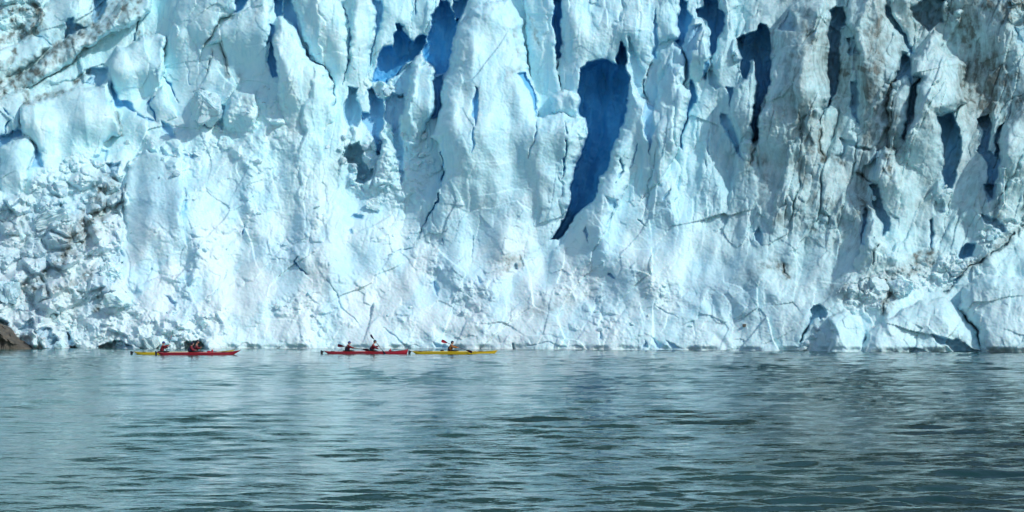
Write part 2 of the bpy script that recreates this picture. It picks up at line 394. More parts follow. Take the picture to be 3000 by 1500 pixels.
# shaded clefts and caves: (outline, depth as a share of the width, blue tint for ice and shade 0..1)
CLEFTS = [
 ([(270,-5),(316,-5),(312,17),(293,50),(268,67),(275,33)], 1.1, .6),
 ([(191,63),(214,50),(222,69),(243,78),(256,78),(226,88),(214,101),(185,115),(193,84)], 1.0, .7),
 ([(688,-5),(732,-5),(713,21),(696,38),(685,38),(690,17)], 1.1, .8),
 ([(256,201),(289,205),(316,201),(312,226),(293,256),(277,247),(247,247),(268,226),(252,214)], 1.0, .4),
 ([(323,237),(335,260),(348,289),(386,306),(398,327),(344,312),(331,289)], 1.0, .8),
 ([(398,327),(430,345),(450,352),(450,362),(400,340)], .8, .7),
 ([(-60,440),(-60,412),(0,402),(42,379),(65,379),(65,394),(25,413),(0,434)], 1.0, .7),
 ([(104,420),(120,450),(126,488),(88,495),(98,470)], .8, .7),
 ([(566,302),(579,335),(616,377),(587,361),(562,335)], .7, .6),
 ([(648,306),(671,302),(658,361),(650,386),(637,365),(646,335)], .8, .3),
 ([(470,352),(503,373),(514,403),(495,403),(474,377)], .6, .7),
 ([(310,482),(356,474),(344,503),(319,524)], .8, .4),
 ([(297,430),(315,440),(310,478),(260,461),(293,453)], .5, .4),
 ([(532,444),(574,461),(566,468),(541,457)], .8, .4),
 ([(800,-5),(830,-5),(830,42),(813,54),(804,25)], 1.3, .8),
 ([(832,-5),(858,-5),(868,63),(880,122),(907,159),(905,172),(888,138),(868,96),(851,71),(830,50)], .9, .7),
 ([(788,71),(800,75),(792,122),(777,134),(786,96)], 1.3, .8),
 ([(792,113),(804,138),(807,180),(813,226),(794,226),(784,180),(788,138)], 1.4, .8),
 ([(1094,-5),(1123,-5),(1119,63),(1106,105),(1090,168),(1075,210),(1081,226),(1077,201),(1102,96),(1100,42)], .8, .7),
 ([(1090,243),(1111,168),(1123,136),(1144,134),(1150,138),(1153,101),(1159,90),(1159,73),(1169,69),(1176,80),(1176,94),(1194,103),(1213,122),(1220,109),(1236,103),(1251,113),(1236,147),(1224,164),(1211,180),(1194,184),(1178,201),(1165,226),(1136,231),(1129,241),(1111,237),(1094,243)], 1.2, 1),
 ([(1291,-5),(1312,-5),(1337,59),(1354,46),(1337,84),(1324,138),(1316,184),(1303,214),(1274,218),(1270,193),(1253,184),(1238,180),(1236,147),(1253,113),(1264,80),(1270,42),(1287,17)], 1.2, 1),
 ([(1326,-5),(1383,-5),(1358,38),(1345,59),(1333,50),(1326,25)], 1.2, .9),
 ([(1274,218),(1303,214),(1295,252),(1291,294),(1282,344),(1264,348),(1270,294),(1272,252)], 1.3, .9),
 ([(1023,260),(1044,260),(1044,285),(1060,323),(1060,352),(1044,375),(1023,369),(1006,344),(1002,310),(1018,289)], 1.0, .4),
 ([(1077,260),(1094,258),(1106,285),(1119,289),(1127,335),(1123,365),(1115,398),(1115,453),(1102,457),(1098,411),(1085,390),(1073,382),(1060,361),(1062,327),(1081,331),(1081,294)], .9, .7),
 ([(1123,289),(1148,273),(1182,277),(1190,294),(1178,335),(1165,377),(1152,403),(1144,369),(1127,348)], .8, .5),
 ([(1152,235),(1178,201),(1207,184),(1203,235),(1194,285),(1169,285),(1144,252)], .5, .5),
 ([(1150,400),(1180,350),(1180,450),(1190,500),(1178,540),(1165,480)], .6, .6),
 ([(1010,440),(1024,418),(1050,412),(1072,438),(1062,462),(1080,500),(1094,492),(1088,524),(1066,540),(1040,528),(1046,500),(1032,480),(1014,472)], 1.5, .3),
 ([(1388,250),(1397,262),(1400,340),(1392,373),(1386,340),(1385,290)], .9, .9),
 ([(1388,375),(1395,378),(1386,440),(1378,453),(1381,420)], .8, .9),
 ([(1622,-5),(1643,-5),(1645,42),(1643,105),(1640,168),(1630,172),(1626,105),(1613,55)], 1.3, 1),
 ([(1517,214),(1538,210),(1555,243),(1571,285),(1578,335),(1575,348),(1563,306),(1542,260)], 1.0, .9),
 ([(1695,226),(1701,205),(1726,184),(1760,170),(1773,170),(1794,184),(1808,193),(1808,159),(1814,122),(1821,122),(1835,151),(1840,201),(1846,235),(1840,273),(1835,319),(1823,377),(1810,403),(1794,436),(1789,474),(1777,495),(1756,516),(1754,550),(1752,565),(1726,603),(1705,620),(1684,641),(1664,670),(1638,701),(1613,704),(1634,674),(1655,641),(1664,603),(1676,569),(1672,540),(1684,503),(1701,457),(1714,411),(1720,386),(1714,348),(1697,335),(1693,319),(1699,289),(1695,260)], 1.25, 1),
 ([(1842,109),(1848,109),(1865,159),(1882,205),(1879,252),(1866,262),(1850,245),(1845,201)], .5, .3),
 ([(1885,290),(1894,302),(1915,310),(1919,377),(1907,423),(1903,453),(1894,411),(1886,377)], .7, .6),
 ([(1921,29),(1928,55),(1928,126),(1923,168),(1915,168),(1913,84)], .8, .7),
 ([(1988,-5),(2016,8),(2012,25),(2030,46),(2020,71),(2003,126),(1999,143),(1974,124),(1988,113)], 1.1, .9),
 ([(2058,-5),(2104,-5),(2104,21),(2123,38),(2121,71),(2104,105),(2100,143),(2085,164),(2081,105),(2070,63),(2045,50),(2041,25),(2062,25)], 1.4, .9),
 ([(2018,75),(2053,71),(2045,122),(2024,180),(2020,214),(2003,241),(2009,184),(1999,138),(2012,96)], .6, .8),
 ([(2081,168),(2074,197),(2066,231),(2056,222),(2058,184)], .9, .9),
 ([(2020,231),(2037,252),(2039,277),(2028,319),(1999,394),(1999,436),(1991,432),(1993,398),(2016,327),(2020,268)], 1.0, .9),
 ([(2075,200),(2091,200),(2108,250),(2096,268),(2075,243)], .6, .4),
 ([(2110,327),(2133,335),(2146,377),(2167,419),(2179,470),(2158,449),(2137,407),(2118,369)], .7, .7),
 ([(2129,256),(2150,256),(2139,294),(2139,323)], .9, .9),
 ([(2158,109),(2213,92),(2230,69),(2250,72),(2260,100),(2262,190),(2255,240),(2245,265),(2230,302),(2221,356),(2219,403),(2209,423),(2206,365),(2213,268),(2213,235),(2211,201),(2206,172),(2194,184),(2196,210),(2188,231),(2175,226),(2167,197),(2162,147)], 1.5, .9),
 ([(2280,90),(2313,21),(2328,50),(2332,88),(2310,95)], .8, .5),
 ([(2430,29),(2451,15),(2472,21),(2479,80),(2464,84),(2460,147),(2455,252),(2430,306),(2405,348),(2397,377),(2401,356),(2432,289),(2430,252),(2426,189),(2428,126),(2430,84)], 1.4, .6),
 ([(2476,109),(2497,105),(2514,147),(2516,161),(2489,161),(2483,126)], .9, .4),
 ([(2489,235),(2510,235),(2513,300),(2518,365),(2500,335),(2490,290)], .9, .5),
 ([(2590,17),(2606,13),(2627,55),(2648,96),(2669,134),(2682,159),(2661,151),(2640,105),(2623,84),(2619,50),(2598,38)], .7, .8),
 ([(2661,29),(2707,-5),(2770,-5),(2765,60),(2720,90),(2690,60)], .8, .5),
 ([(2627,184),(2648,161),(2669,180),(2671,226),(2669,252),(2703,226),(2686,260),(2678,294),(2678,327),(2657,369),(2648,415),(2640,403),(2659,335),(2659,294),(2669,260),(2665,226),(2653,218),(2619,243),(2619,218),(2636,205)], 1.1, .6),
 ([(2749,340),(2795,327),(2808,377),(2820,449),(2808,491),(2795,537),(2790,553),(2760,550),(2764,461),(2757,403)], 1.4, .7),
 ([(2866,344),(2896,335),(2904,377),(2896,440),(2915,453),(2921,377),(2938,361),(2925,419),(2929,482),(2917,540),(2905,580),(2890,560),(2892,470),(2862,444),(2879,377)], 1.2, .7),
 ([(2564,444),(2575,440),(2571,482),(2567,528),(2560,520),(2562,474)], 1.1, .5),
 ([(2455,403),(2489,407),(2552,440),(2543,444),(2485,423),(2479,461),(2468,470),(2443,453),(2468,453),(2472,428)], .8, .2),
 ([(2963,70),(3110,-20),(3110,150),(3000,134),(2980,120)], .6, .4),
 ([(25,607),(63,578),(55,599),(38,607)], .8, .5),
 ([(157,603),(180,595),(187,615),(168,622)], .9, .3),
 ([(92,624),(103,624),(101,649),(92,651)], 1.0, .3),
 ([(537,582),(549,582),(545,611),(530,636),(526,638),(537,607)], .7, .5),
 ([(319,813),(331,775),(352,766),(361,766),(344,792),(335,829),(323,829)], 1.2, .5),
 ([(356,733),(367,737),(365,750),(352,745)], .8, .4),
 ([(302,754),(312,754),(310,769),(298,769)], .9, .3),
 ([(478,863),(495,871),(524,884),(520,896),(499,888)], .7, .5),
 ([(1025,640),(1035,626),(1060,632),(1060,645),(1035,643)], .9, .5),
 ([(1023,678),(1035,670),(1035,687),(1025,689)], .8, .5),
 ([(1257,829),(1274,825),(1285,850),(1280,871),(1266,842)], .7, .5),
 ([(1398,808),(1417,825),(1408,829),(1400,821)], .8, .5),
 ([(1509,765),(1518,770),(1520,785),(1510,790)], .9, .3),
 ([(1705,674),(1714,657),(1726,683),(1726,712),(1714,687)], .8, .6),
 ([(1777,578),(1810,586),(1806,615),(1789,607)], .6, .5),
 ([(1777,804),(1785,792),(1802,813),(1800,821)], .9, .6),
 ([(2209,678),(2221,664),(2236,683),(2238,720),(2213,708)], .7, .5),
 ([(1270,1001),(1299,1005),(1312,1020),(1278,1020)], .8, .3),
 ([(1752,993),(1760,972),(1768,993)], .7, .4),
 ([(1882,1025),(1886,993),(1898,1022)], .8, .4),
 ([(1911,984),(1940,1014),(1928,1024)], .7, .4),
 ([(1944,997),(1995,1024),(1961,1024)], .7, .4),
 ([(2544,540),(2573,540),(2581,582),(2611,645),(2611,678),(2588,695),(2581,662),(2560,611),(2560,582)], 1.0, .5),
 ([(2518,716),(2525,666),(2523,624),(2539,607),(2539,678),(2535,718)], 1.3, .6),
 ([(2724,649),(2736,641),(2736,666),(2738,716),(2730,737),(2726,683)], 1.4, .5),
 ([(2738,588),(2768,590),(2766,620),(2745,626)], .7, .2),
 ([(2883,540),(2925,540),(2921,578),(2896,590)], .8, .5),
 ([(2866,632),(2892,628),(2938,653),(2950,678),(2921,670),(2879,653)], .8, .5),
 ([(2810,745),(2824,720),(2854,716),(2850,750),(2833,758),(2816,758)], 1.2, .7),
 ([(2795,838),(2795,817),(2820,800),(2808,829)], 1.1, .5),
 ([(2342,1005),(2367,951),(2380,905),(2405,892),(2422,917),(2418,926),(2405,938),(2397,930),(2380,938),(2363,980),(2346,1010)], 1.3, .4),
 ([(2661,1018),(2694,1022),(2720,1032),(2661,1032)], 1.0, .3),
 ([(2728,980),(2770,989),(2808,997),(2845,1014),(2875,1032),(2803,1032),(2757,1005)], 1.0, .4),
 ([(-20,926),(8,933),(28,947),(35,953),(22,962),(10,960),(-20,950)], 2.5, .1),
 ([(56,967),(73,946),(78,934),(96,929),(101,957),(89,964),(84,978),(81,979),(63,972)], 1.2, .3),
 ([(101,958),(109,967),(133,957),(154,967),(152,981),(172,992),(172,1000),(163,1009),(159,1030),(137,1030),(137,1006),(133,992),(122,985),(109,975)], 1.2, .3),
 ([(191,969),(201,972),(214,996),(219,1006),(203,1013),(200,1002),(191,983)], 1.1, .3),
 ([(197,1013),(217,1010),(228,1030),(200,1030)], 2.0, .1),
 ([(289,1012),(327,1006),(335,998),(356,999),(365,1005),(386,1007),(390,1030),(286,1030)], 1.5, .25),
 ([(541,1008),(549,998),(579,997),(600,1014),(600,1030),(540,1030)], 2.4, .1),
 ([(410,1018),(440,1014),(466,1016),(468,1030),(410,1030)], 2.2, .1),
 ([(1500,1010),(1508,1010),(1508,1028),(1500,1028)], 1.5, .2),
]
# narrow fissures: (line, half width px, depth m, blueness, dirt)
FISSURES = [
 ([(408,45),(400,90),(388,128)], 4, 1.2, .6, .2), ([(591,134),(645,63),(690,36)], 2, .7, .4, .3), ([(482,226),(499,256),(524,298)], 4, .8, .9, 0),
 ([(605,212),(622,147)], 3, .8, .5, .3), ([(648,120),(668,220)], 3, .6, .2, .6), ([(1005,0),(1020,55),(1022,126),(1018,176),(1010,252)], 3, .8, .8, 0),
 ([(880,172),(905,172),(950,195),(975,235),(980,262),(976,310)], 3, 1.0, .6, 0),
 ([(1280,425),(1297,440),(1303,460),(1296,500),(1290,540),(1278,594),(1253,636),(1234,678)], 3.5, 1.3, 1, 0), ([(1234,678),(1218,715)], 5, .6, .3, .2),
 ([(1634,172),(1638,235),(1645,268)], 3.5, 1.0, .6, .2), ([(1578,348),(1563,411),(1544,465)], 2.5, .8, .8, 0), ([(1655,348),(1661,432),(1643,528)], 4, 1.1, .9, 0),
 ([(1907,184),(1890,210),(1888,252),(1893,300)], 3.5, 1.0, .6, .2), ([(2213,419),(2196,482)], 3, .8, .3, .5), ([(2615,243),(2602,294)], 3, .8, .2, .6),
 ([(2514,503),(2560,540)], 4, .8, .4, .3), ([(717,653),(709,708)], 3, .7, .7, 0), ([(871,748),(865,765),(874,783),(905,808)], 4, .9, .7, 0),
 ([(1944,586),(1965,553)], 4, .9, .6, 0), ([(1869,645),(1894,666)], 3, .7, .5, 0), ([(1217,30),(1222,0)], 3, .6, .9, 0), ([(1220,0),(1218,50)], 2.5, .6, .9, 0),
 ([(3060,620),(3000,662),(2971,687),(2942,724),(2896,750),(2850,775),(2820,800)], 4, 1.2, .4, .3), ([(2795,838),(2760,860)], 4, .8, .3, .3),
 ([(2585,917),(2590,890),(2610,860),(2625,820)], 4, .8, .2, .6), ([(2292,770),(2297,800),(2310,812)], 3, .7, .1, .8),
 ([(2555,780),(2560,740),(2575,715)], 4, .8, .3, .3), ([(2573,582),(2560,611)], 3, .6, .3, .3), ([(537,540),(543,575)], 3, .7, .5, .1),
 ([(370,540),(348,600)], 3, .7, .4, .3), ([(2080,380),(2070,440),(2072,520)], 3, .5, .4, 0), ([(1850,490),(1858,450),(1868,420)], 3, .5, .6, 0),
 ([(1805,540),(1825,500),(1815,450)], 5, .9, .5, 0), ([(130,115),(150,132)], 2, .5, .6, 0), ([(100,95),(145,135)], 2, .5, .6, 0), ([(75,270),(82,300)], 4, .8, .2, .7),
 ([(0,310),(30,345),(10,400)], 4, .9, .9, 0), ([(2640,200),(2600,240)], 2, .4, .2, .3), ([(960,820),(1000,900),(1060,960)], 2.5, .4, .4, 0),
 ([(1115,765),(1160,735),(1215,728)], 2.5, .6, .5, 0), ([(665,790),(640,850),(600,880)], 2.5, .5, .4, 0), ([(1120,960),(1180,1005),(1230,1018)], 3, .4, .2, 0),
 ([(1540,1015),(1600,1005),(1700,1018)], 2.5, .4, .2, 0), ([(1920,900),(1990,930)], 2.5, .4, .2, 0), ([(2770,420),(2760,500)], 2, .4, .2, .2), ([(2340,330),(2350,420),(2338,470)], 3, .6, .2, .4),
 ([(2600,300),(2606,360),(2600,430)], 4, .6, .2, .5), ([(2405,380),(2398,430),(2410,470)], 3, .6, .1, .6), ([(1385,690),(1380,770)], 2.5, .4, .4, 0), ([(1310,668),(1298,715)], 2.5, .5, .5, 0),
 ([(560,270),(592,265),(640,298)], 2, .4, .4, .1), ([(455,268),(440,300),(455,360)], 4, .7, .8, 0), ([(340,330),(352,390),(358,395)], 3, .6, .3, .5),
 ([(545,180),(556,240),(600,290)], 2, .3, .7, 0),
]
# upstanding towers and blocks: (name, outline, how far they stand proud in m, rounding px)
TOWERS = [
 ('serac', [(117,30),(200,-60),(268,-60),(268,70),(250,88),(185,118),(145,132),(102,96)], 1.0, 40),
 ('serac', [(35,135),(100,97),(145,134),(120,160),(60,205),(0,245),(-110,260),(-110,170)], 1.3, 36),
 ('serac', [(-110,330),(0,282),(60,258),(84,256),(80,296),(60,330),(52,372),(20,392),(-110,420)], .9, 30),
 ('serac', [(-110,310),(0,262),(84,205),(168,132),(262,74),(330,40),(400,-60),(470,-60),(440,30),(400,60),(300,112),(240,150),(170,212),(84,252),(0,284),(-110,330)], 1.9, 18),
 ('serac', [(96,250),(170,215),(240,165),(250,200),(225,232),(180,240),(110,270)], .5, 16),
 ('serac', [(484,118),(520,20),(560,-60),(690,-60),(690,30),(645,62),(590,134),(580,220),(510,240),(486,200)], .9, 40),
 ('serac', [(650,72),(690,44),(738,20),(792,-60),(800,0),(790,70),(778,130),(780,210),(720,230),(668,222),(648,120),(600,134)], 1.2, 34),
 ('serac', [(566,285),(592,268),(628,275),(642,300),(640,352),(616,377),(590,352),(574,330)], 1.1, 22),
 ('serac', [(660,306),(690,268),(740,272),(757,330),(742,392),(690,404),(655,370)], 1.3, 30),
 ('serac', [(440,275),(480,250),(500,300),(520,340),(470,372),(455,355)], .8, 18),
 ('serac', [(69,298),(105,296),(210,260),(289,254),(314,235),(335,319),(356,394),(310,415),(293,453),(226,457),(147,465),(122,440),(60,380),(55,331)], 2.2, 13),
 ('serac', [(316,201),(327,163),(344,134),(382,134),(419,105),(460,100),(484,108),(485,210),(453,270),(402,289),(377,298),(352,289),(331,252)], 1.8, 17),
 ('serac', [(0,560),(0,434),(50,410),(90,395),(100,440),(88,480),(78,500),(60,590),(20,610),(-60,640),(-100,500)], 1.5, 30),
 ('serac', [(800,96),(813,54),(828,46),(838,67),(855,75),(867,84),(884,122),(905,172),(960,205),(972,252),(975,310),(985,350),(930,400),(850,380),(815,300),(813,226),(804,150)], 1.8, 22),
 ('serac', [(861,-60),(1003,-60),(1012,60),(1016,176),(1008,270),(980,258),(960,205),(909,165),(884,96),(870,40)], 1.2, 22),
 ('serac', [(1037,-60),(1094,-60),(1100,60),(1080,190),(1085,240),(1060,270),(1020,262),(1025,120)], 1.0, 20),
 ('serac', [(1123,-60),(1285,-60),(1268,40),(1236,103),(1213,122),(1169,69),(1150,134),(1123,136),(1090,243),(1080,225),(1106,105),(1119,63)], .3, 20),
 ('serac', [(1211,184),(1228,164),(1241,172),(1241,197),(1264,191),(1274,210),(1270,268),(1266,335),(1241,377),(1232,419),(1190,440),(1169,419),(1173,356),(1199,294),(1207,226)], 1.8, 16),
 ('serac', [(1117,375),(1125,372),(1133,400),(1160,440),(1165,480),(1150,540),(1120,590),(1085,580),(1095,520),(1112,460),(1118,420)], 1.4, 14),
 ('serac', [(1375,46),(1390,20),(1490,-10),(1530,60),(1545,200),(1575,285),(1580,345),(1650,330),(1700,345),(1716,400),(1680,500),(1665,600),(1610,700),(1560,740),(1440,770),(1330,760),(1240,700),(1262,620),(1300,500),(1290,420),(1264,400),(1290,310),(1300,239),(1316,201),(1345,75)], 3.0, 60),
 ('serac', [(1530,-60),(1615,-60),(1625,60),(1630,172),(1640,270),(1620,300),(1560,250),(1545,150)], 1.0, 20),
 ('serac', [(1646,-60),(1985,-60),(1985,113),(1930,130),(1900,190),(1865,159),(1848,109),(1840,150),(1821,118),(1806,190),(1773,165),(1726,184),(1695,215),(1660,200),(1643,120)], .8, 26),
 ('serac', [(1615,280),(1640,265),(1670,262),(1700,290),(1697,330),(1710,345),(1718,380),(1690,370),(1650,350),(1620,330)], 1.6, 18),
 ('serac', [(1848,240),(1880,290),(1915,310),(1960,180),(2005,190),(2000,245),(2018,270),(2012,330),(1992,400),(1980,450),(1930,540),(1850,600),(1780,560),(1758,560),(1758,520),(1790,480),(1797,436),(1825,380),(1838,319)], 2.6, 30),
 ('serac', [(1846,240),(1880,300),(1866,480),(1810,600),(1760,700),(1680,850),(1600,840),(1622,735),(1705,640),(1760,545),(1797,470),(1835,330)], 1.3, 34),
 ('serac', [(1935,150),(1972,128),(1998,150),(2008,190),(1995,240),(1960,255),(1930,250),(1928,190)], 1.2, 14),
 ('serac', [(2018,75),(2035,56),(2055,56),(2072,90),(2082,160),(2074,210),(2056,224),(2044,270),(2022,240),(2003,241),(2012,190),(2000,140)], 1.8, 16),
 ('serac', [(2104,-60),(2155,-60),(2155,109),(2166,197),(2175,226),(2160,255),(2110,262),(2083,180),(2100,143),(2121,71)], 1.2, 20),
 ('serac', [(2197,212),(2202,180),(2208,172),(2213,235),(2206,365),(2205,430),(2190,480),(2170,460),(2150,377),(2140,325),(2150,256),(2175,235)], 1.4, 16),
 ('serac', [(2271,96),(2313,21),(2335,5),(2425,0),(2430,29),(2426,190),(2430,290),(2400,356),(2396,420),(2420,520),(2393,560),(2300,560),(2230,520),(2215,440),(2225,356),(2245,265),(2262,190)], 2.6, 34),
 ('serac', [(2472,-60),(2590,-60),(2595,40),(2623,84),(2661,151),(2640,165),(2620,243),(2602,300),(2560,350),(2520,340),(2516,161),(2497,105),(2479,80)], 1.4, 24),
 ('serac', [(2606,13),(2612,-60),(2660,-60),(2663,30),(2680,90),(2693,138),(2682,159),(2648,96)], 1.0, 12),
 ('serac', [(2619,245),(2640,222),(2660,220),(2668,250),(2659,300),(2655,345),(2640,403),(2620,440),(2600,400),(2605,300)], 1.4, 16),
 ('serac', [(2673,168),(2694,155),(2707,126),(2720,101),(2741,90),(2764,105),(2766,122),(2757,138),(2770,159),(2808,172),(2829,184),(2829,210),(2816,235),(2824,268),(2833,294),(2795,323),(2749,331),(2759,419),(2766,503),(2740,540),(2660,480),(2653,400),(2678,327),(2686,260),(2703,230),(2672,225)], 2.4, 22),
 ('serac', [(2560,520),(2566,450),(2590,425),(2620,440),(2640,500),(2640,600),(2615,650),(2585,590),(2573,540)], 1.4, 22),
 ('serac', [(2936,365),(3000,310),(3112,280),(3112,600),(2940,620),(2925,540),(2930,440)], 2.2, 30),
 ('serac', [(2905,295),(2925,300),(2936,345),(2921,377),(2914,445),(2900,430),(2905,380)], 1.0, 10),
 ('serac', [(2524,700),(2545,600),(2562,620),(2588,695),(2640,760),(2650,790),(2590,820),(2530,810),(2500,780)], 1.2, 24),
 ('serac', [(2810,905),(2824,840),(2879,802),(3000,817),(3112,830),(3112,1050),(2880,1050),(2858,959)], 2.2, 40),
 ('serac', [(2520,1050),(2540,970),(2610,930),(2700,880),(2770,870),(2820,910),(2860,980),(2885,1050)], 1.8, 40),
 ('serac', [(2425,930),(2480,905),(2520,940),(2545,1050),(2420,1050),(2440,980)], 1.2, 20),
 ('serac', [(110,1040),(108,960),(135,955),(160,960),(185,955),(200,975),(205,1040)], 1.2, 16),
 ('serac', [(85,1040),(84,985),(96,960),(108,975),(135,995),(138,1040)], 1.0, 12),
 ('serac', [(355,560),(380,470),(430,440),(530,470),(540,560),(530,640),(550,740),(420,760),(380,700),(372,650)], 1.2, 34),
]
# chaotic zones: (outline, relief 0..1.6, feather)
RUBBLE = [
 ([(380,480),(900,430),(1000,620),(1300,760),(2000,800),(2100,1000),(400,1020)], .30, 160),
 ([(560,900),(900,930),(1300,960),(1300,1040),(560,1040)], .30, 60),
 ([(700,640),(900,600),(1150,620),(1120,720),(850,740)], .34, 70),
 ([(1130,760),(1400,750),(1420,860),(1180,880)], .40, 60),
 ([(-110,600),(60,560),(100,500),(250,450),(360,480),(370,700),(350,800),(420,900),(620,940),(640,1040),(-110,1040)], 1.05, 60),
 ([(360,430),(470,370),(600,280),(640,250),(800,240),(830,330),(880,450),(700,500),(560,470),(450,450)], .62, 90),
 ([(380,780),(560,740),(700,860),(760,1040),(380,1040)], .5, 90),
 ([(1000,480),(1080,380),(1130,380),(1240,400),(1270,480),(1230,620),(1150,620),(1040,580)], .7, 50),
 ([(700,640),(1200,600),(1230,720),(1600,760),(1600,880),(900,930),(700,800)], .24, 110),
 ([(2440,850),(2520,810),(2640,780),(2740,770),(2800,740),(2880,760),(2790,840),(2660,850),(2600,900),(2500,915)], 1.15, 36),
 ([(1560,900),(1780,850),(2000,800),(2290,750),(2460,820),(2460,850),(2250,830),(2000,850),(1780,890),(1560,930)], .22, 90),
 ([(-110,-280),(130,-280),(130,60),(60,120),(-110,140)], 1.1, 30),
 ([(2880,-280),(3112,-280),(3112,80),(2960,70)], 1.1, 20),
 ([(1110,230),(1150,220),(1165,270),(1120,285)], 1.1, 10),
 ([(2840,700),(2960,640),(3000,660),(2900,740)], .8, 14),
]
DIRT = [  # (line, half width, strength)
 ([(310,540),(290,600),(268,640),(240,680),(205,725)], 24, 1.0), ([(218,729),(180,758),(147,796),(75,840),(20,860)], 10, .9), ([(272,792),(235,821),(180,846),(80,850)], 9, .8),
 ([(300,862),(281,909)], 8, .9), ([(0,118),(50,100),(115,84)], 12, 1.2), ([(0,28),(40,30),(110,22),(117,50),(112,84)], 9, 1.1), ([(40,60),(52,82),(100,60)], 10, .9),
 ([(0,195),(30,175),(40,150)], 7, 1.0), ([(105,294),(170,268),(212,255),(240,230),(262,205)], 7, .9), ([(400,108),(412,98),(440,100)], 5, .8), ([(-60,290),(0,262),(90,215),(170,150),(262,90),(330,45),(385,20)], 26, .95),
 ([(240,110),(250,125),(240,140)], 10, 1.0), ([(70,250),(76,300),(100,300)], 5, .8), ([(360,20),(385,50),(395,60)], 12, .5), ([(0,10),(120,15)], 26, .5),
 ([(700,220),(690,270),(720,300),(755,270)], 10, .35), ([(1000,470),(960,540)], 16, .25), ([(1025,425),(1010,450),(1030,470)], 12, .5), ([(1480,785),(1500,760),(1515,765)], 12, .8),
 ([(1545,45),(1562,60),(1565,110),(1580,135)], 5, .7), ([(1505,60),(1515,110),(1518,160)], 5, .5), ([(1573,200),(1585,270)], 8, .3), ([(1500,210),(1518,205)], 8, .5),
 ([(750,780),(850,830),(950,800)], 40, .12), ([(0,700),(120,700),(260,640)], 60, .2), ([(60,800),(160,900),(300,880)], 60, .12), ([(1580,905),(1660,880),(1750,860)], 14, .35), ([(1880,800),(1920,760),(1930,740)], 10, .3),
 ([(1870,620),(1920,610),(1960,560)], 8, .25), ([(2200,790),(2260,760),(2300,790)], 22, .35), ([(2250,780),(2300,775),(2300,810)], 8, .8), ([(2450,860),(2560,830),(2680,790)], 24, .4), ([(2585,910),(2610,860),(2650,800)], 12, .7),
 ([(2600,850),(2700,780),(2740,745)], 9, .8), ([(2455,215),(2520,205),(2560,205),(2566,225)], 6, .9), ([(2350,100),(2420,200)], 60, .28), ([(2380,300),(2360,420),(2350,520)], 22, .45),
 ([(2560,60),(2600,160),(2560,260),(2610,420)], 40, .3), ([(2560,300),(2606,430),(2600,500)], 12, .5), ([(2430,460),(2480,480)], 8, .6), ([(2700,60),(2760,40),(2830,70),(2850,40)], 40, .45),
 ([(2832,60),(2842,90),(2836,120)], 14, .9), ([(2870,0),(2920,20),(2940,50),(2925,30)], 14, 1.0), ([(2960,10),(3050,20)], 14, .9), ([(2880,200),(2960,260),(2990,300)], 50, .5), ([(2870,260),(2950,330)], 30, .5),
 ([(2520,640),(2560,600)], 16, .3), ([(2400,600),(2500,580),(2450,680)], 40, .3), ([(2300,640),(2420,690),(2500,700)], 26, .3), ([(2680,750),(2730,740)], 8, .8), ([(2810,800),(2900,745),(2950,700)], 8, .5),
 ([(2196,482),(2230,470),(2240,520)], 10, .4), ([(1195,70),(1200,100)], 5, .3), ([(755,30),(740,60)], 10, .2), ([(2190,460),(2300,620),(2420,640)], 30, .2), ([(2330,160),(2340,420)], 20, .35),
 ([(2420,880),(2450,900)], 14, .4), ([(560,1000),(540,1016)], 10, .3),
]

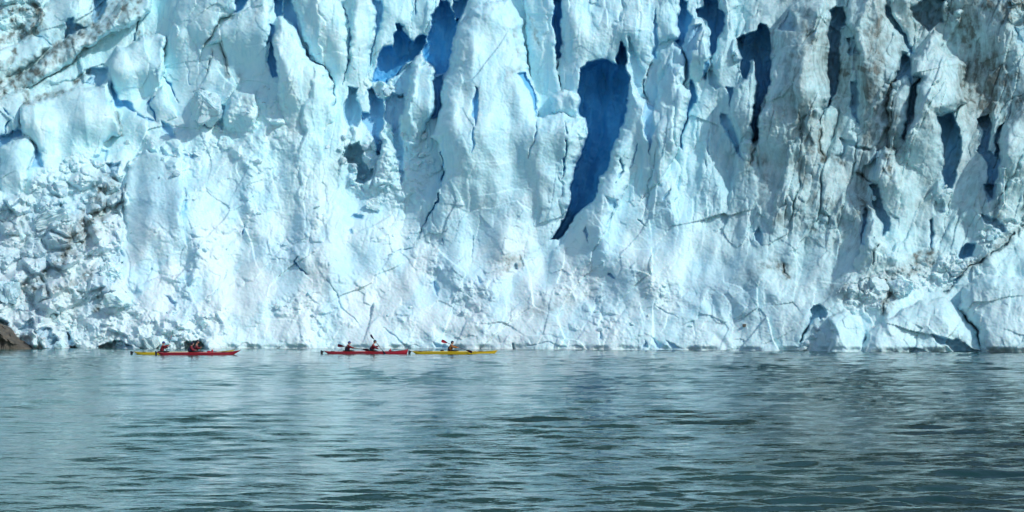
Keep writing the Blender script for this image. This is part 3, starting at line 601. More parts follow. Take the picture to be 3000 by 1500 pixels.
def build_face():
    Wt = water_row(U); base = face_dist(U)
    h = (Wt - V) / 36.5
    h = np.where(h > 0, h + 3.2 * fbm(U / 260, V / 500, 55, 3, .6) * sm(1, 8, h), h)
    # overall profile: a sloping toe of rubble, a steep wall above it; laid back at the upper left, steep at the right
    hs = np.array([-2, 0, 1, 3, 9, 13, 18, 24, 31, 40])
    left = np.interp(h, hs, [-1.0, 0, .6, 2.2, 7.4, 11.2, 16, 22, 28, 40])
    mid = np.interp(h, hs, [-1.2, 0, .7, 2.3, 6.6, 8.9, 11.2, 13.8, 17, 26])
    right = np.interp(h, hs, [-.8, 0, .5, 1.8, 5.2, 7.2, 9.3, 12, 15, 24])
    a = sm(300, 850, U); b = sm(1250, 3000, U)
    prof = left * (1 - a) + mid * a * (1 - b) + right * b

    rub = np.zeros_like(U)
    for pts, amp, fe in RUBBLE:
        sl, d = sdf(pts, fe + 10); rub[sl] = np.maximum(rub[sl], amp * sm(-fe / 2, fe / 2, d))
    patchy = .25 + 1.5 * sm(-.12, .40, fbm(U / 150, V / 110, 59, 3))
    rub *= 1 + (patchy - 1) * sm(.75, .45, rub)
    T = np.zeros_like(U)
    for pts, t, fe in FACETS:
        sl, d = sdf(pts, fe + 4); w = sm(-fe / 2, fe / 2, d); T[sl] = T[sl] * (1 - w) + t * w
    upper = sm(760, 560, V)
    rightz = sm(1950, 2350, U)
    rough = 0.30 + 0.28 * rightz + 0.25 * (1 - upper) * sm(1500, 900, U) * .6
    # broken facets at several sizes, each with a tilt of its own, then integrated into one surface
    gx = np.zeros_like(U); gz = np.zeros_like(U)
    diag = (U - 0.45 * V)
    for k, (sx, sy, am, ru) in enumerate([(150, 330, .42, 0), (60, 150, .40, 0), (26, 44, .20, .30), (95, 70, .30, .45), (40, 30, 0, .55), (17, 14, .07, .55), (8.5, 7.5, .07, .35)]):
        wob = 0.22
        x = U / sx + wob * fbm(U / sx / .8, V / sy / .8, 200 + k, 3); y = V / sy + wob * fbm(U / sx / .8, V / sy / .8, 300 + k, 3)
        F1, F2, ID = cells(x, y, 40 + k)
        amp = am * (0.55 + rough) * ((.25 + .75 * sm(700, 480, V + 120 * fbm(U / 300, V / 300, 58, 2))) if sy > sx * 1.8 else 1.0) + ru * rub
        if sx == 95: amp = amp * (.35 + .65 * (1 - upper))
        gx += amp * (np.sin(ID * 91.7)) ; gz += amp * 0.75 * (np.cos(ID * 57.3 + 1))
    gx += 0.35 * rough * fbm(U / 22, V / 60, 21, 4, .6)
    gz += 0.30 * rough * fbm(U / 40, V / 16, 22, 4, .6)
    # diagonal fluting at the right
    gx += rightz * .55 * vnoise((U + .5 * V) / 26, (V - .5 * U) / 110, 31) + rightz * .35 * vnoise((U + .3 * V) / 11, (V - .3 * U) / 48, 32)
    gx += (1 - rightz) * .35 * upper * sm(700, 1000, U) * vnoise((U + .08 * V) / 20, V / 190, 33)
    gx += .30 * (1 - upper) * sm(300, 500, U) * vnoise((U - .35 * V) / 75, (V + .35 * U) / 60, 35); gz += .35 * (1 - upper) * vnoise((U + .5 * V) / 120, (V - .4 * U) / 45, 36)
    gx += 2.0 * T; gz += 1.0 * T
    # least-squares surface with these slopes
    cx, cz = 1 / 36.5, -1 / 36.5
    Gx = gx * cx; Gv = gz * cz
    py, px = 64, 64
    Gx = np.pad(Gx, ((py, py), (px, px)), mode='reflect'); Gv = np.pad(Gv, ((py, py), (px, px)), mode='reflect')
    ky = 2 * np.pi * np.fft.fftfreq(Gx.shape[0], STEP)[:, None]; kx = 2 * np.pi * np.fft.fftfreq(Gx.shape[1], STEP)[None, :]
    k2 = kx ** 2 + ky ** 2; k0 = 2 * np.pi / 900.0
    D = np.fft.ifft2(-(1j * kx * np.fft.fft2(Gx) + 1j * ky * np.fft.fft2(Gv)) / (k2 + k0 * k0)).real
    D = D[py:-py, px:-px].astype(np.float32)

    blue = np.zeros_like(U); dirt = np.zeros_like(U); white = np.zeros_like(U)
    # towers stand proud of the wall
    owner = np.zeros(U.shape, np.int32)
    tow = np.zeros_like(U)
    for n, (name, pts, out, rd) in enumerate(TOWERS):
        sl, d = sdf(pts, 6)
        dome = np.clip(d / rd, 0, 1)
        dome = np.sqrt(np.clip(1 - (1 - dome) ** 2, 0, 1))
        step = sm(-1.5, 1.5, d)
        p_ = np.array(pts); v0, v1 = p_[:, 1].min(), p_[:, 1].max()
        foot = sm(v1, v1 - .55 * (v1 - v0), V[sl]) if v1 < 1035 else 1.0     # the foot grows out of the slope, no step there
        val = step * out * 1.35 * (0.35 + 0.65 * dome) * foot
        tow[sl] = np.maximum(tow[sl], val)
        owner[sl] = np.where(d > 0, n + 1, owner[sl])
    D -= tow
    # boulders in the rubble: rounded cells with gaps between
    big = sm(.55, .95, rub) * sm(1300, 900, U)
    for sc_, am, sd, zone in ((120, 1.7, 60, big), (66, 1.25, 61, big), (34, .50, 62, np.clip(rub, 0, 1.1)), (19, .22, 64, np.clip(rub, 0, 1.1)), (10.5, .09, 63, np.clip(rub, 0, 1))):
        x = U / sc_ + .22 * fbm(U / sc_, V / sc_, 400 + sd, 2); y = V / sc_ * 1.15 + .22 * fbm(U / sc_, V / sc_, 500 + sd, 2)
        F1, F2, ID, OX, OY = cells(x, y, sd, True)
        e = F2 - F1
        pick = sm(.30, .62, ID)
        tx = np.sin(ID * 131.0); ty = np.cos(ID * 71.0)
        top = np.clip(e * 3.2, 0, 1) * (.55 + .45 * np.sin(ID * 37.0)) + np.clip(e * 6, 0, 1) * (.65 * tx * OX + .65 * ty * OY)
        D -= am * zone * pick * top
        dirt += .18 * np.clip(rub - .9, 0, 1) * sm(.10, 0, e) * pick
    # clean breaks: flat tilted faces meeting in hard edges
    lowz = sm(300, 500, U) * sm(480, 640, V); leftz = sm(1000, 760, U) * sm(620, 480, V); rz = sm(1800, 2200, U)
    zb = np.clip(.38 * lowz + .34 * leftz + .26 * rz - .22 * rz * lowz, .12, 1) * (1 - .75 * np.clip(rub, 0, 1)) * np.clip(.75 + 1.5 * fbm(U / 210, V / 160, 64, 2), .15, 1.4)
    for sc_, am, sd in ((190, 1.5, 65), (88, .75, 66), (40, .34, 67), (20, .12, 68)):
        x = (U + .25 * V) / sc_ + .16 * fbm(U / sc_, V / sc_, 800 + sd, 2); y = V / sc_ * .85 + .16 * fbm(U / sc_, V / sc_, 900 + sd, 2)
        F1, F2, ID, OX, OY = cells(x, y, sd, True)
        D -= zb * am * (.75 * np.sin(ID * 57.0) * OX + .65 * np.sin(ID * 91.0 + 2) * OY + .07 * np.clip((F2 - F1) * 6, 0, 1) + .07 * np.sin(ID * 23.0))
    # upright splinters: tall narrow plates standing a little proud of each other, with sharp edges
    zone = sm(820 + 160 * fbm(U / 180, V / 300, 56, 2), 560, V) * sm(760, 900, U) * (1 - .8 * np.clip(rub, 0, 1))
    zone *= (.30 + .45 * sm(1850, 2300, U)) * (1 - .75 * sm(1230, 1330, U) * sm(1640, 1560, U)) * np.clip(.8 + 1.6 * fbm(U / 170, V / 220, 57, 2), .15, 1.5)
    for sx, sy, am, sd in ((85, 380, 1.25, 81), (34, 150, .5, 82), (16, 60, .14, 83)):
        lean = .10 + .25 * sm(1900, 2700, U)
        x = (U + lean * V) / sx + .30 * fbm(U / 70, V / 90, 600 + sd, 3); y = V / sy + .25 * fbm(U / 60, V / 60, 700 + sd, 3)
        F1, F2, ID, OX, OY = cells(x, y, sd, True)
        pick = sm(.45, .60, ID)
        D -= zone * pick * am * (np.clip((F2 - F1) * 7, 0, 1) * .6 + .9 * (np.sin(ID * 83.0)) * OX - .5 * OY) * sm(.75, .15, OY)
    # clefts
    for pts, s, bl in CLEFTS:
        sl, d = sdf(pts, 8)
        w = 2 * max(d.max(), 2.0)
        depth = s * w / 36.5 * 1.25 + .12
        fe = 3.0 if s >= .85 else 5.0
        D[sl] += depth * sm(-fe * .5, fe, d) * (0.8 + .2 * sm(0, w * .4, d)) * (1 + .16 * vnoise(U[sl] / 40, V[sl] / 90, 73) * sm(6, 24, d))
        blue[sl] = np.maximum(blue[sl], bl * sm(-3, 3, d) * min(1, .35 + .65 * s))  # blue ice tint, deepened to carry the shade inside the cleft
        owner[sl] = np.where(d > 0, 0, owner[sl])
        # a faint rim of the same ice and shade blue round the cleft
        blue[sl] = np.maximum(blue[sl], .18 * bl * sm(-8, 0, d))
    for pts, w, dep, bl, dr in FISSURES:
        sl, d, par = line_df(pts, 30)
        ww = w * .95 * np.sqrt(np.clip(np.sin(np.pi * np.clip(par, .02, .98)), 0, 1)) * (.75 + .9 * vnoise(U[sl] / 14, V[sl] / 14, 71))
        q = sm(0, 1, (ww + 1.5 - d) / 3.5) * sm(-.42, -.15, vnoise(U[sl] / 30, V[sl] / 30, 72))
        D[sl] += .55 * dep * q
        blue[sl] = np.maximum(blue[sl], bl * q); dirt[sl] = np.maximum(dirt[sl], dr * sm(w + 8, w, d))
    for pts, w, s in DIRT:
        sl, d, par = line_df(pts, w * 2 + 16)
        brk = np.clip(.62 + 1.1 * fbm(U[sl] / 24, V[sl] / 24, 87, 3), .05, 1.1)
        dirt[sl] = np.maximum(dirt[sl], brk * s * sm(w * 2.3, 0, d + (w + 4) * 1.0 * fbm(U[sl] / 16, V[sl] / 16, 88, 4)))
    # the water has eaten a shallow notch at the foot
    D += .40 * sm(.45, .05, h) * sm(-.25, .25, vnoise(U / 60, V / 200, 92)) * sm(-.5, 0, h + .4)
    dirt += .12 * sm(.35, .0, h)
    # fine grain of the broken surface
    D += (0.016 + 0.035 * rub) * fbm(U / 7, V / 7, 90, 3, .6) * 2
    D += 0.10 * (rough + rub) * fbm(U / 30, V / 30, 91, 3, .55)
    tong = sm(-.25, .25, fbm((U + .4 * V) / 120, V / 190, 94, 4))
    white = np.clip((.45 + .55 * tong) * 1.0 * sm(430, 830, V + 60 * fbm(U / 150, V / 150, 95)) * sm(2500, 1500, U) + .35 * rub * sm(250, 500, V) + .25 * rightz * sm(700, 900, V), 0, 1)
    bz = 0.30 * sm(1000, 1300, U) * sm(2300, 2000, U) * upper
    blue = np.maximum(blue, .16 * (1 - tong) * sm(380, 600, V) * sm(2500, 2000, U) * sm(1015, 900, V))
    blue = np.clip(np.maximum(blue, bz * .35 * (1 + fbm(U / 60, V / 120, 96)) ), 0, 1)
    dirt += .11 * rightz * (1 + 1.5 * fbm(U / 50, V / 25, 97)) * sm(950, 700, V) + .10 * rightz + .09 * sm(500, 100, U) + .13 * upper * rightz
    dirt += .30 * rightz * sm(800, 560, V) * sm(.0, .45, vnoise((U + .08 * V) / 62, V / 520, 98) + .25 * fbm(U / 40, V / 90, 99, 3))
    dirt = np.clip(dirt, 0, 1)
    dist = base + prof + D
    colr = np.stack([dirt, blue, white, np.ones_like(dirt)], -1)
    return dist, colr, owner, rub

def world_pos(u, v, dist):
    return np.stack([(u - 1500) / FPX * dist, dist, CAM_H + (HORIZON - v) / FPX * dist], -1)

DIST, ICOL, OWNER, RUB = build_face()
POS = world_pos(U, V, DIST)
face_owner = OWNER[:-1, :-1]
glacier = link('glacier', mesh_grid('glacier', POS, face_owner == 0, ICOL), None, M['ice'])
tag(glacier, 'towering pale blue glacier front rising from the water behind the kayaks', kind='structure')
for n in range(len(TOWERS)):
    keep = face_owner == n + 1
    if keep.sum() < 20: continue
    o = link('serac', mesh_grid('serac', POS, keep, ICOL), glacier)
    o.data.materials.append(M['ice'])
# the front goes on beyond the frame on both sides and above, coarser
def extend(u0, u1, v0, v1, step, lift):
    uu = np.arange(u0, u1 + step, step); vv = np.arange(v0, v1 + step, step)
    uu[-1] = u1; vv[-1] = v1
    A, B = np.meshgrid(uu, vv)
    def mir(x, lo, hi):
        p = (x - lo) % (2 * (hi - lo)); return lo + np.where(p > hi - lo, 2 * (hi - lo) - p, p)
    mu = mir(A, us[0], us[-1]); mv = np.where(B < vs[0], 2 * vs[0] - B, B)
    jj = np.clip(np.round((mu - us[0]) / STEP).astype(int), 0, NU - 1); ii = np.clip(np.round((mv - vs[0]) / STEP).astype(int), 0, NV - 1)
    ref_u = np.clip(A, us[0], us[-1])
    rel = DIST[ii, jj] - face_dist(us[jj])
    dist = face_dist(ref_u) + rel
    dist = dist + np.where(B < vs[0], (vs[0] - B) / 36.5 * lift, 0)
    # top rounds away
    return world_pos(A, B, dist), ICOL[ii, jj]
for (a0, a1, b0, b1) in ((-2600, us[0], -480, vs[-1]), (us[-1], 5600, -480, vs[-1]), (us[0], us[-1], -480, vs[0])):
    P, Cc = extend(a0, a1, b0, b1, 14.0, 1.2)
    o = link('ice_wall', mesh_grid('ice_wall', P, None, Cc), glacier)
    o.data.materials.append(M['ice'])

# ------------------------------------------------------------------ loose ice blocks in the rubble (pieces of the glacier)
rng = random.Random(11)
def chunk_mesh(seed, name='ice_block'):
    import bmesh
    r = random.Random(seed)
    bm = bmesh.new()
    for k in range(r.randint(11, 18)):
        d = Vector((r.gauss(0, 1), r.gauss(0, 1), r.gauss(0, 1))).normalized()
        bm.verts.new(Vector((d.x * r.uniform(.8, 1.15), d.y * r.uniform(.8, 1.1), d.z * r.uniform(.6, .9))))
    bmesh.ops.convex_hull(bm, input=bm.verts[:])
    loose = [v for v in bm.verts if not v.link_faces]
    bmesh.ops.delete(bm, geom=loose, context='VERTS')
    bmesh.ops.bevel(bm, geom=bm.edges[:], offset=0.07, segments=1, affect='EDGES', clamp_overlap=True)
    me = bpy.data.meshes.new(name); bm.to_mesh(me); bm.free()
    at = me.color_attributes.new('ice', 'FLOAT_COLOR', 'POINT')
    dd = r.choice([0, 0, .12, .3]); bl = r.choice([0, 0, .1, .25])
    at.data.foreach_set('color', np.tile(np.array([dd, bl, r.uniform(.3, 1), 1], np.float32), len(me.vertices)))
    me.materials.append(M['ice'])
    return me
CHUNKS = [chunk_mesh(100 + k) for k in range(18)]
def surf(u, v):
    j = min(max(int((u - us[0]) / STEP), 0), NU - 1); i = min(max(int((v - vs[0]) / STEP), 0), NV - 1)
    return DIST[i, j]
placed = 0
while placed < 262:
    u = rng.uniform(-40, 3040); v = rng.uniform(0, 1016)
    j = int((u - us[0]) / STEP); i = int((v - vs[0]) / STEP)
    if rng.random() > RUB[i, j] ** 1.6: continue
    px = rng.choice([8, 9, 10, 11, 13, 15, 18, 22]) * rng.uniform(.9, 1.2)
    if u > 2300: px *= .8
    r_ = px / 36.5 * .62
    d = float(np.median(DIST[max(i - 3, 0):i + 4, max(j - 3, 0):j + 4])) - r_ * rng.uniform(.0, .35)
    o = link('ice_block', rng.choice(CHUNKS), glacier)
    P = world_pos(u, v, d)
    o.location = P.tolist()
    o.scale = (r_ * rng.uniform(.8, 1.25), r_ * rng.uniform(.7, 1.0), r_ * rng.uniform(.7, 1.1))
    o.rotation_euler = (rng.uniform(-.5, .5), rng.uniform(-.6, .6), rng.uniform(0, 6.28))
    placed += 1

# shattered pieces round the dark hollow in the middle gully and along the foot
for (u, v, px) in ((1008, 402, 26), (1072, 430, 26), (1078, 470, 30), (1036, 486, 20), (1004, 470, 22), (998, 436, 20), (1062, 520, 22), (1092, 488, 20),
                   (1120, 262, 20), (1136, 270, 26), (1150, 256, 16), (1108, 276, 16), (1245, 400, 24), (1250, 428, 18), (1238, 452, 22), (1265, 470, 18), (1225, 480, 24), (960, 430, 14),
                   (2770, 548, 14), (2782, 560, 20), (2764, 572, 14), (2560, 580, 16), (2900, 700, 22), (2920, 694, 16), (2880, 706, 14), (2410, 936, 12), (2392, 962, 20), (2380, 985, 24), (2366, 1006, 22), (2352, 1020, 26)):
    r_ = px / 36.5 * .6
    j = int((u - us[0]) / STEP); i = int((v - vs[0]) / STEP)
    d = float(np.percentile(DIST[max(i - 5, 0):i + 6, max(j - 5, 0):j + 6], 35)) - r_ * .25
    o = link('ice_block', rng.choice(CHUNKS), glacier)
    o.location = world_pos(u, v, d).tolist()
    o.scale = (r_ * rng.uniform(.8, 1.2), r_ * rng.uniform(.6, 1.0), r_ * rng.uniform(.8, 1.2))
    o.rotation_euler = (rng.uniform(-.8, .8), rng.uniform(-.8, .8), rng.uniform(0, 6.28))

# dark slopes of the valley behind and beside the ice; above the frame, seen only in the ripples
def build_mountain():
    xs_ = np.linspace(-1500, 1500, 121); ys_ = np.linspace(0, 1, 26)
    X, Tt = np.meshgrid(xs_, ys_)
    Yb = 330 + 140 * np.cos(X / 900) * 0 + 60 * fbm(X / 400, X * 0, 7, 3)
    H = 250 + 130 * fbm(X / 500, X * 0 + 3, 8, 4) + 60 * np.abs(X) / 1500
    Z = -5 + H * Tt + 26 * fbm(X / 90, Tt * 4, 9, 4) * Tt
    Y = Yb + Tt * 320 + 50 * fbm(X / 70, Tt * 5, 10, 4)
    me = mesh_grid('mountain', np.stack([X, Y, Z], -1)[::-1])
    o = link('mountain', me, None, M['mountain']); tag(o, 'dark forested mountain slope behind the glacier', kind='structure')
build_mountain()
# ------------------------------------------------------------------ water: a fine wave sheet in front, a wide calm sheet around it
def wave_height(X, Y, spacing):
    r = np.random.RandomState(5)
    Z = np.zeros_like(X)
    dx = np.zeros_like(X)
    n = 300
    lam = np.exp(r.uniform(np.log(0.28), np.log(4.2), n))
    ang = r.normal(0.05, 0.42, n)
    ph = r.uniform(0, 6.283, n)
    for l, a, p in zip(lam, ang, ph):
        k = 2 * np.pi / l
        slope = 0.0130 * (1.2 if 0.6 < l < 2.4 else 0.62)
        arg = k * (X * math.sin(a) + Y * math.cos(a)) + p
        fade = np.clip(1.8 - 1.9 * spacing / l, 0, 1)
        Z += slope / k * fade * np.sin(arg)
    patch = 0.78 + 0.9 * fbm(X / 7.0, Y / 22.0, 9, 3)
    side = 0.72 + 0.46 * sm(-0.08, 0.14, X / Y)
    return Z * np.clip(patch, .5, 1.55) * side

def build_water():
    rows = np.concatenate([np.arange(1900, 1530, -9.0), np.arange(1530, 1130, -1.25), np.arange(1130, 1014, -0.6)])
    cols = np.concatenate([np.arange(-1500, -120, 40.0), np.arange(-120, 3120, 4.2), np.arange(3120, 4520, 40.0)])
    Yr = FPX * CAM_H / (rows - HORIZON)
    A, Yg = np.meshgrid(cols, Yr)
    Xg = (A - 1500) / FPX * Yg
    spacing = np.abs(np.gradient(Yr))[:, None] * np.ones_like(Xg)
    Z = wave_height(Xg, Yg, spacing)
    P = np.stack([Xg, Yg, Z], -1)
    me = mesh_grid('water', P)
    me.polygons.foreach_set('use_smooth', np.ones(len(me.polygons), bool))
    o = link('water', me, None, M['water'])
    tag(o, 'grey green glacial lake with small ripples in front of the ice', kind='structure')
    big = mesh_py('calm_water', [(-1500, -400, -.22), (1500, -400, -.22), (1500, 420, -.22), (-1500, 420, -.22)], [(0, 1, 2, 3)])
    w = link('calm_water', big, o, M['water'])
build_water()
# ------------------------------------------------------------------ kayaks, paddlers, paddles
def at(u, v, Y): return Vector(((u - 1500) / FPX * Y, Y, CAM_H + (HORIZON - v) / FPX * Y))

def tube(pts, rads, seg=8, cap=True):
    pts = [Vector(p) for p in pts]
    if isinstance(rads, (int, float)): rads = [rads] * len(pts)
    V_, F_ = [], []
    up0 = Vector((0, 0, 1))
    for i, p in enumerate(pts):
        t = (pts[min(i + 1, len(pts) - 1)] - pts[max(i - 1, 0)]).normalized()
        a = t.cross(up0)
        if a.length < .1: a = t.cross(Vector((0, 1, 0)))
        a.normalize(); b = t.cross(a)
        for k in range(seg):
            th = 2 * math.pi * k / seg
            V_.append(p + (a * math.cos(th) + b * math.sin(th)) * rads[i])
    for i in range(len(pts) - 1):
        for k in range(seg):
            F_.append((i * seg + k, i * seg + (k + 1) % seg, (i + 1) * seg + (k + 1) % seg, (i + 1) * seg + k))
    if cap:
        F_.append(tuple(range(seg))); F_.append(tuple((len(pts) - 1) * seg + k for k in reversed(range(seg))))
    return V_, F_

def join(*parts):
    V_, F_ = [], []
    for v, f in parts:
        o = len(V_); V_ += list(v); F_ += [tuple(i + o for i in q) for q in f]
    return V_, F_

def part(name, geo, parent, mat, smooth=True):
    me = mesh_py(name, geo[0], geo[1], smooth); return link(name, me, parent, mat)

def ellipsoid(c, r, nu_=16, nv_=10, fn=None):
    V_, F_ = [], []
    for i in range(nv_ + 1):
        ph = math.pi * i / nv_
        for k in range(nu_):
            th = 2 * math.pi * k / nu_
            d = Vector((math.sin(ph) * math.cos(th), math.sin(ph) * math.sin(th), math.cos(ph)))
            s = 1.0 if fn is None else fn(d)
            V_.append(Vector((c[0] + d.x * r[0] * s, c[1] + d.y * r[1] * s, c[2] + d.z * r[2] * s)))
    for i in range(nv_):
        for k in range(nu_):
            F_.append((i * nu_ + k, (i + 1) * nu_ + k, (i + 1) * nu_ + (k + 1) % nu_, i * nu_ + (k + 1) % nu_))
    return V_, F_

def skin(nodes, edges, subdiv=1):
    """nodes: list of (co, radius_x, radius_y) -> skinned vertices and faces"""
    me = bpy.data.meshes.new('tmp'); me.from_pydata([n[0] for n in nodes], edges, [])
    o = bpy.data.objects.new('tmp', me); COL.objects.link(o)
    md = o.modifiers.new('s', 'SKIN'); md.use_smooth_shade = True
    ss = o.modifiers.new('d', 'SUBSURF'); ss.levels = subdiv; ss.render_levels = subdiv
    if not me.skin_vertices: me.skin_vertices.new()
    for i, n in enumerate(nodes):
        me.skin_vertices[0].data[i].radius = (n[1], n[2]); me.skin_vertices[0].data[i].use_root = (i == 0)
    dg = bpy.context.evaluated_depsgraph_get()
    ev = o.evaluated_get(dg).to_mesh()
    V_ = [v.co.copy() for v in ev.vertices]; F_ = [tuple(p.vertices) for p in ev.polygons]
    o.evaluated_get(dg).to_mesh_clear()
    bpy.data.objects.remove(o); bpy.data.meshes.remove(me)
    return V_, F_

def kayak(name, label, u_stern, u_bow, Y, hull_mat, deck_mat, cockpits, rake=0.5, bow_h=.31, rudder=True, rudder_up=False, extras=None):
    x0 = (u_stern - 1500) / FPX * Y; L = (u_bow - u_stern) / FPX * Y
    root = empty(name, (x0, Y, 0)); tag(root, label, 'kayak', 'sea kayaks in front of the glacier')
    N = 34; B = .29
    def sect(t):
        beam = B * (max(0.0, math.sin(math.pi * min(max(t, 0.001), .999))) ** .62) + .012
        rise = max(0, (t - .72) / .28) ** 2; rise_s = max(0, (.16 - t) / .16) ** 2
        sheer = .135 + (bow_h - .135 - .02) * rise + .06 * rise_s
        crown = .065 * math.sin(math.pi * t) ** .7 + .012
        keel = -.11 + .13 * rise_s + .06 * rise
        return beam, sheer, crown, keel
    def xs(t, z, sheer, keel):
        # ends rake forward and aft towards the sheer
        f = (z - keel) / max(sheer - keel, .01)
        return t * L - (1 - f) * rake * max(0, (t - .85) / .15) + (1 - f) * .22 * max(0, (.1 - t) / .1)
    hv, hf, dv, df = [], [], [], []
    HS, DS = 10, 8
    for i in range(N + 1):
        t = i / N
        t = .5 - .5 * math.cos(math.pi * t) if True else t
        b, s, c, k = sect(t)
        for j in range(HS + 1):
            a = math.pi * j / HS
            y = -b * math.cos(a); z = s - (s - k) * math.sin(a) ** .75
            hv.append((xs(t, z, s, k), y, z))
        for j in range(DS + 1):
            q = -1 + 2 * j / DS
            dv.append((xs(t, s, s, k), b * q * 1.0, s + .004 + c * (1 - abs(q) ** 1.8)))
    for i in range(N):
        for j in range(HS): hf.append((i * (HS + 1) + j, i * (HS + 1) + j + 1, (i + 1) * (HS + 1) + j + 1, (i + 1) * (HS + 1) + j))
        for j in range(DS): df.append((i * (DS + 1) + j, (i + 1) * (DS + 1) + j, (i + 1) * (DS + 1) + j + 1, i * (DS + 1) + j + 1))
    hf.append(tuple(range(HS + 1))); hf.append(tuple(N * (HS + 1) + j for j in range(HS, -1, -1)))
    part('hull', (hv, hf), root, hull_mat)
    part('deck', (dv, df), root, deck_mat)
    def decktop(x, y=0.0):
        t = x / L; b, s, c, k = sect(t); q = min(1, abs(y) / b); return s + .004 + c * (1 - q ** 1.8)
    # seam strip along the sheer
    for sgn in (-1, 1):
        pts = []
        for i in range(1, 24):
            t = i / 24; b, s, c, k = sect(t); pts.append((t * L, sgn * (b + .003), s))
        part('seam_strip', tube(pts, .009, 5), root, M['black'])
        pts = []
        for i in range(2, 15):
            t = .60 + .36 * i / 15; b, s, c, k = sect(t); pts.append((t * L, sgn * b * .72, decktop(t * L, b * .72) + .012))
        part('deck_line', tube(pts, .006, 5), root, M['black'])
    for u in cockpits:
        cx = (u - u_stern) / FPX * Y
        ring = []
        for k in range(25):
            a = 2 * math.pi * k / 24
            px_, py_ = cx + .12 + .42 * math.cos(a), .225 * math.sin(a)
            ring.append((px_, py_, decktop(px_, py_) + .035))
        part('cockpit_coaming', tube(ring, .016, 6, False), root, M['black'])
        sk = ellipsoid((cx + .12, 0, decktop(cx) + .03), (.40, .21, .05))
        part('spray_skirt', sk, root, M['black'])
    for t in (.10, .80):
        z = decktop(t * L)
        r = .14 if t > .5 else .12
        part('hatch_cover', ellipsoid((t * L, 0, z - .004), (r * 1.5, min(r, sect(t)[0] * .7), .028)), root, M['black'])
    for t in (.17, .21, .70, .74, .88):
        b = sect(t)[0]
        pts = [(t * L + .03 * q, q * b * .8, decktop(t * L, b * .8 * q) + .014) for q in (-1, -.5, 0, .5, 1)]
        part('bungee_cord', tube(pts, .007, 5), root, M['black'])
    part('bow_toggle', join(tube([(L - .02, 0, sect(1)[1] + .02), (L - .10, 0, sect(1)[1] + .045)], .008, 6), tube([(L - .02, -.05, sect(1)[1] + .02), (L - .02, .05, sect(1)[1] + .02)], .014, 6)), root, M['black'])
    if rudder:
        z0 = .02; zt = .24
        pr = [(-.04, z0 + .16), (-.20, zt + .02), (-.27, zt), (-.26, z0 - .02), (-.22, z0 - .22), (-.12, z0 - .24), (-.10, z0 + .04)]
        if rudder_up: pr = [(.02, .14), (-.06, .27), (-.13, .28), (-.14, .16), (-.13, .02), (-.08, -.12), (-.03, -.12)]
        v = [(x, y, z) for y in (-.02, .02) for x, z in pr]; n = len(pr)
        f = [tuple(range(n)), tuple(range(2 * n - 1, n - 1, -1))] + [(k, k + n, (k + 1) % n + n, (k + 1) % n) for k in range(n)]
        part('rudder', (v, f), root, M['black'], False)
        part('rudder_bracket', tube([(.1, 0, .20), (-.14, 0, .20)], .02, 6), root, M['black'])
    return root, L, decktop

def paddle(label, A, Bp, mat_a, mat_b, face_a=(0, 1, 0), face_b=(0, 1, 0), bw=.095):
    """shaft between blade tips A and Bp (world); face: the normal each blade turns to"""
    A, Bp = Vector(A), Vector(Bp)
    mid = (A + Bp) / 2
    root = empty('kayak_paddle', mid); tag(root, label, 'paddle', 'kayak paddles')
    a, b = A - mid, Bp - mid
    ax = (b - a).normalized()
    BL = .48
    part('shaft', tube([a + ax * BL * .75, b - ax * BL * .75], .016, 8), root, M['black'])
    for e, d, fn, mt in ((a, ax, face_a, mat_a), (b, -ax, face_b, mat_b)):
        n = Vector(fn); n = (n - d * n.dot(d)).normalized(); w = d.cross(n)
        V_, F_ = [], []
        K = 10
        for side in (-1, 1):
            for i in range(K + 1):
                t = i / K
                wd = bw * (math.sin(math.pi * min(.5 + .0 + t * .5, 1)) ** .6 if t > .45 else 1) * (min(1, (t + .06) / .16)) ** .5 + .012
                for q in (-1, -.5, 0, .5, 1):
                    V_.append(e + d * BL * t + w * wd * q + n * (side * .007 + .03 * (1 - q * q) * math.sin(math.pi * t) * .6))
        for side in (0, 1):
            o = side * (K + 1) * 5
            for i in range(K):
                for j in range(4):
                    q = (o + i * 5 + j, o + i * 5 + j + 1, o + (i + 1) * 5 + j + 1, o + (i + 1) * 5 + j)
                    F_.append(q if side else q[::-1])
        h = (K + 1) * 5
        for i in range(K):
            F_.append((i * 5, (i + 1) * 5, h + (i + 1) * 5, h + i * 5)); F_.append((i * 5 + 4, h + i * 5 + 4, h + (i + 1) * 5 + 4, (i + 1) * 5 + 4))
        F_.append((0, h, h + 1, 1)); F_.append((1, h + 1, h + 2, 2)); F_.append((2, h + 2, h + 3, 3)); F_.append((3, h + 3, h + 4, 4))
        part('blade', (V_, F_), root, mt)
    return root

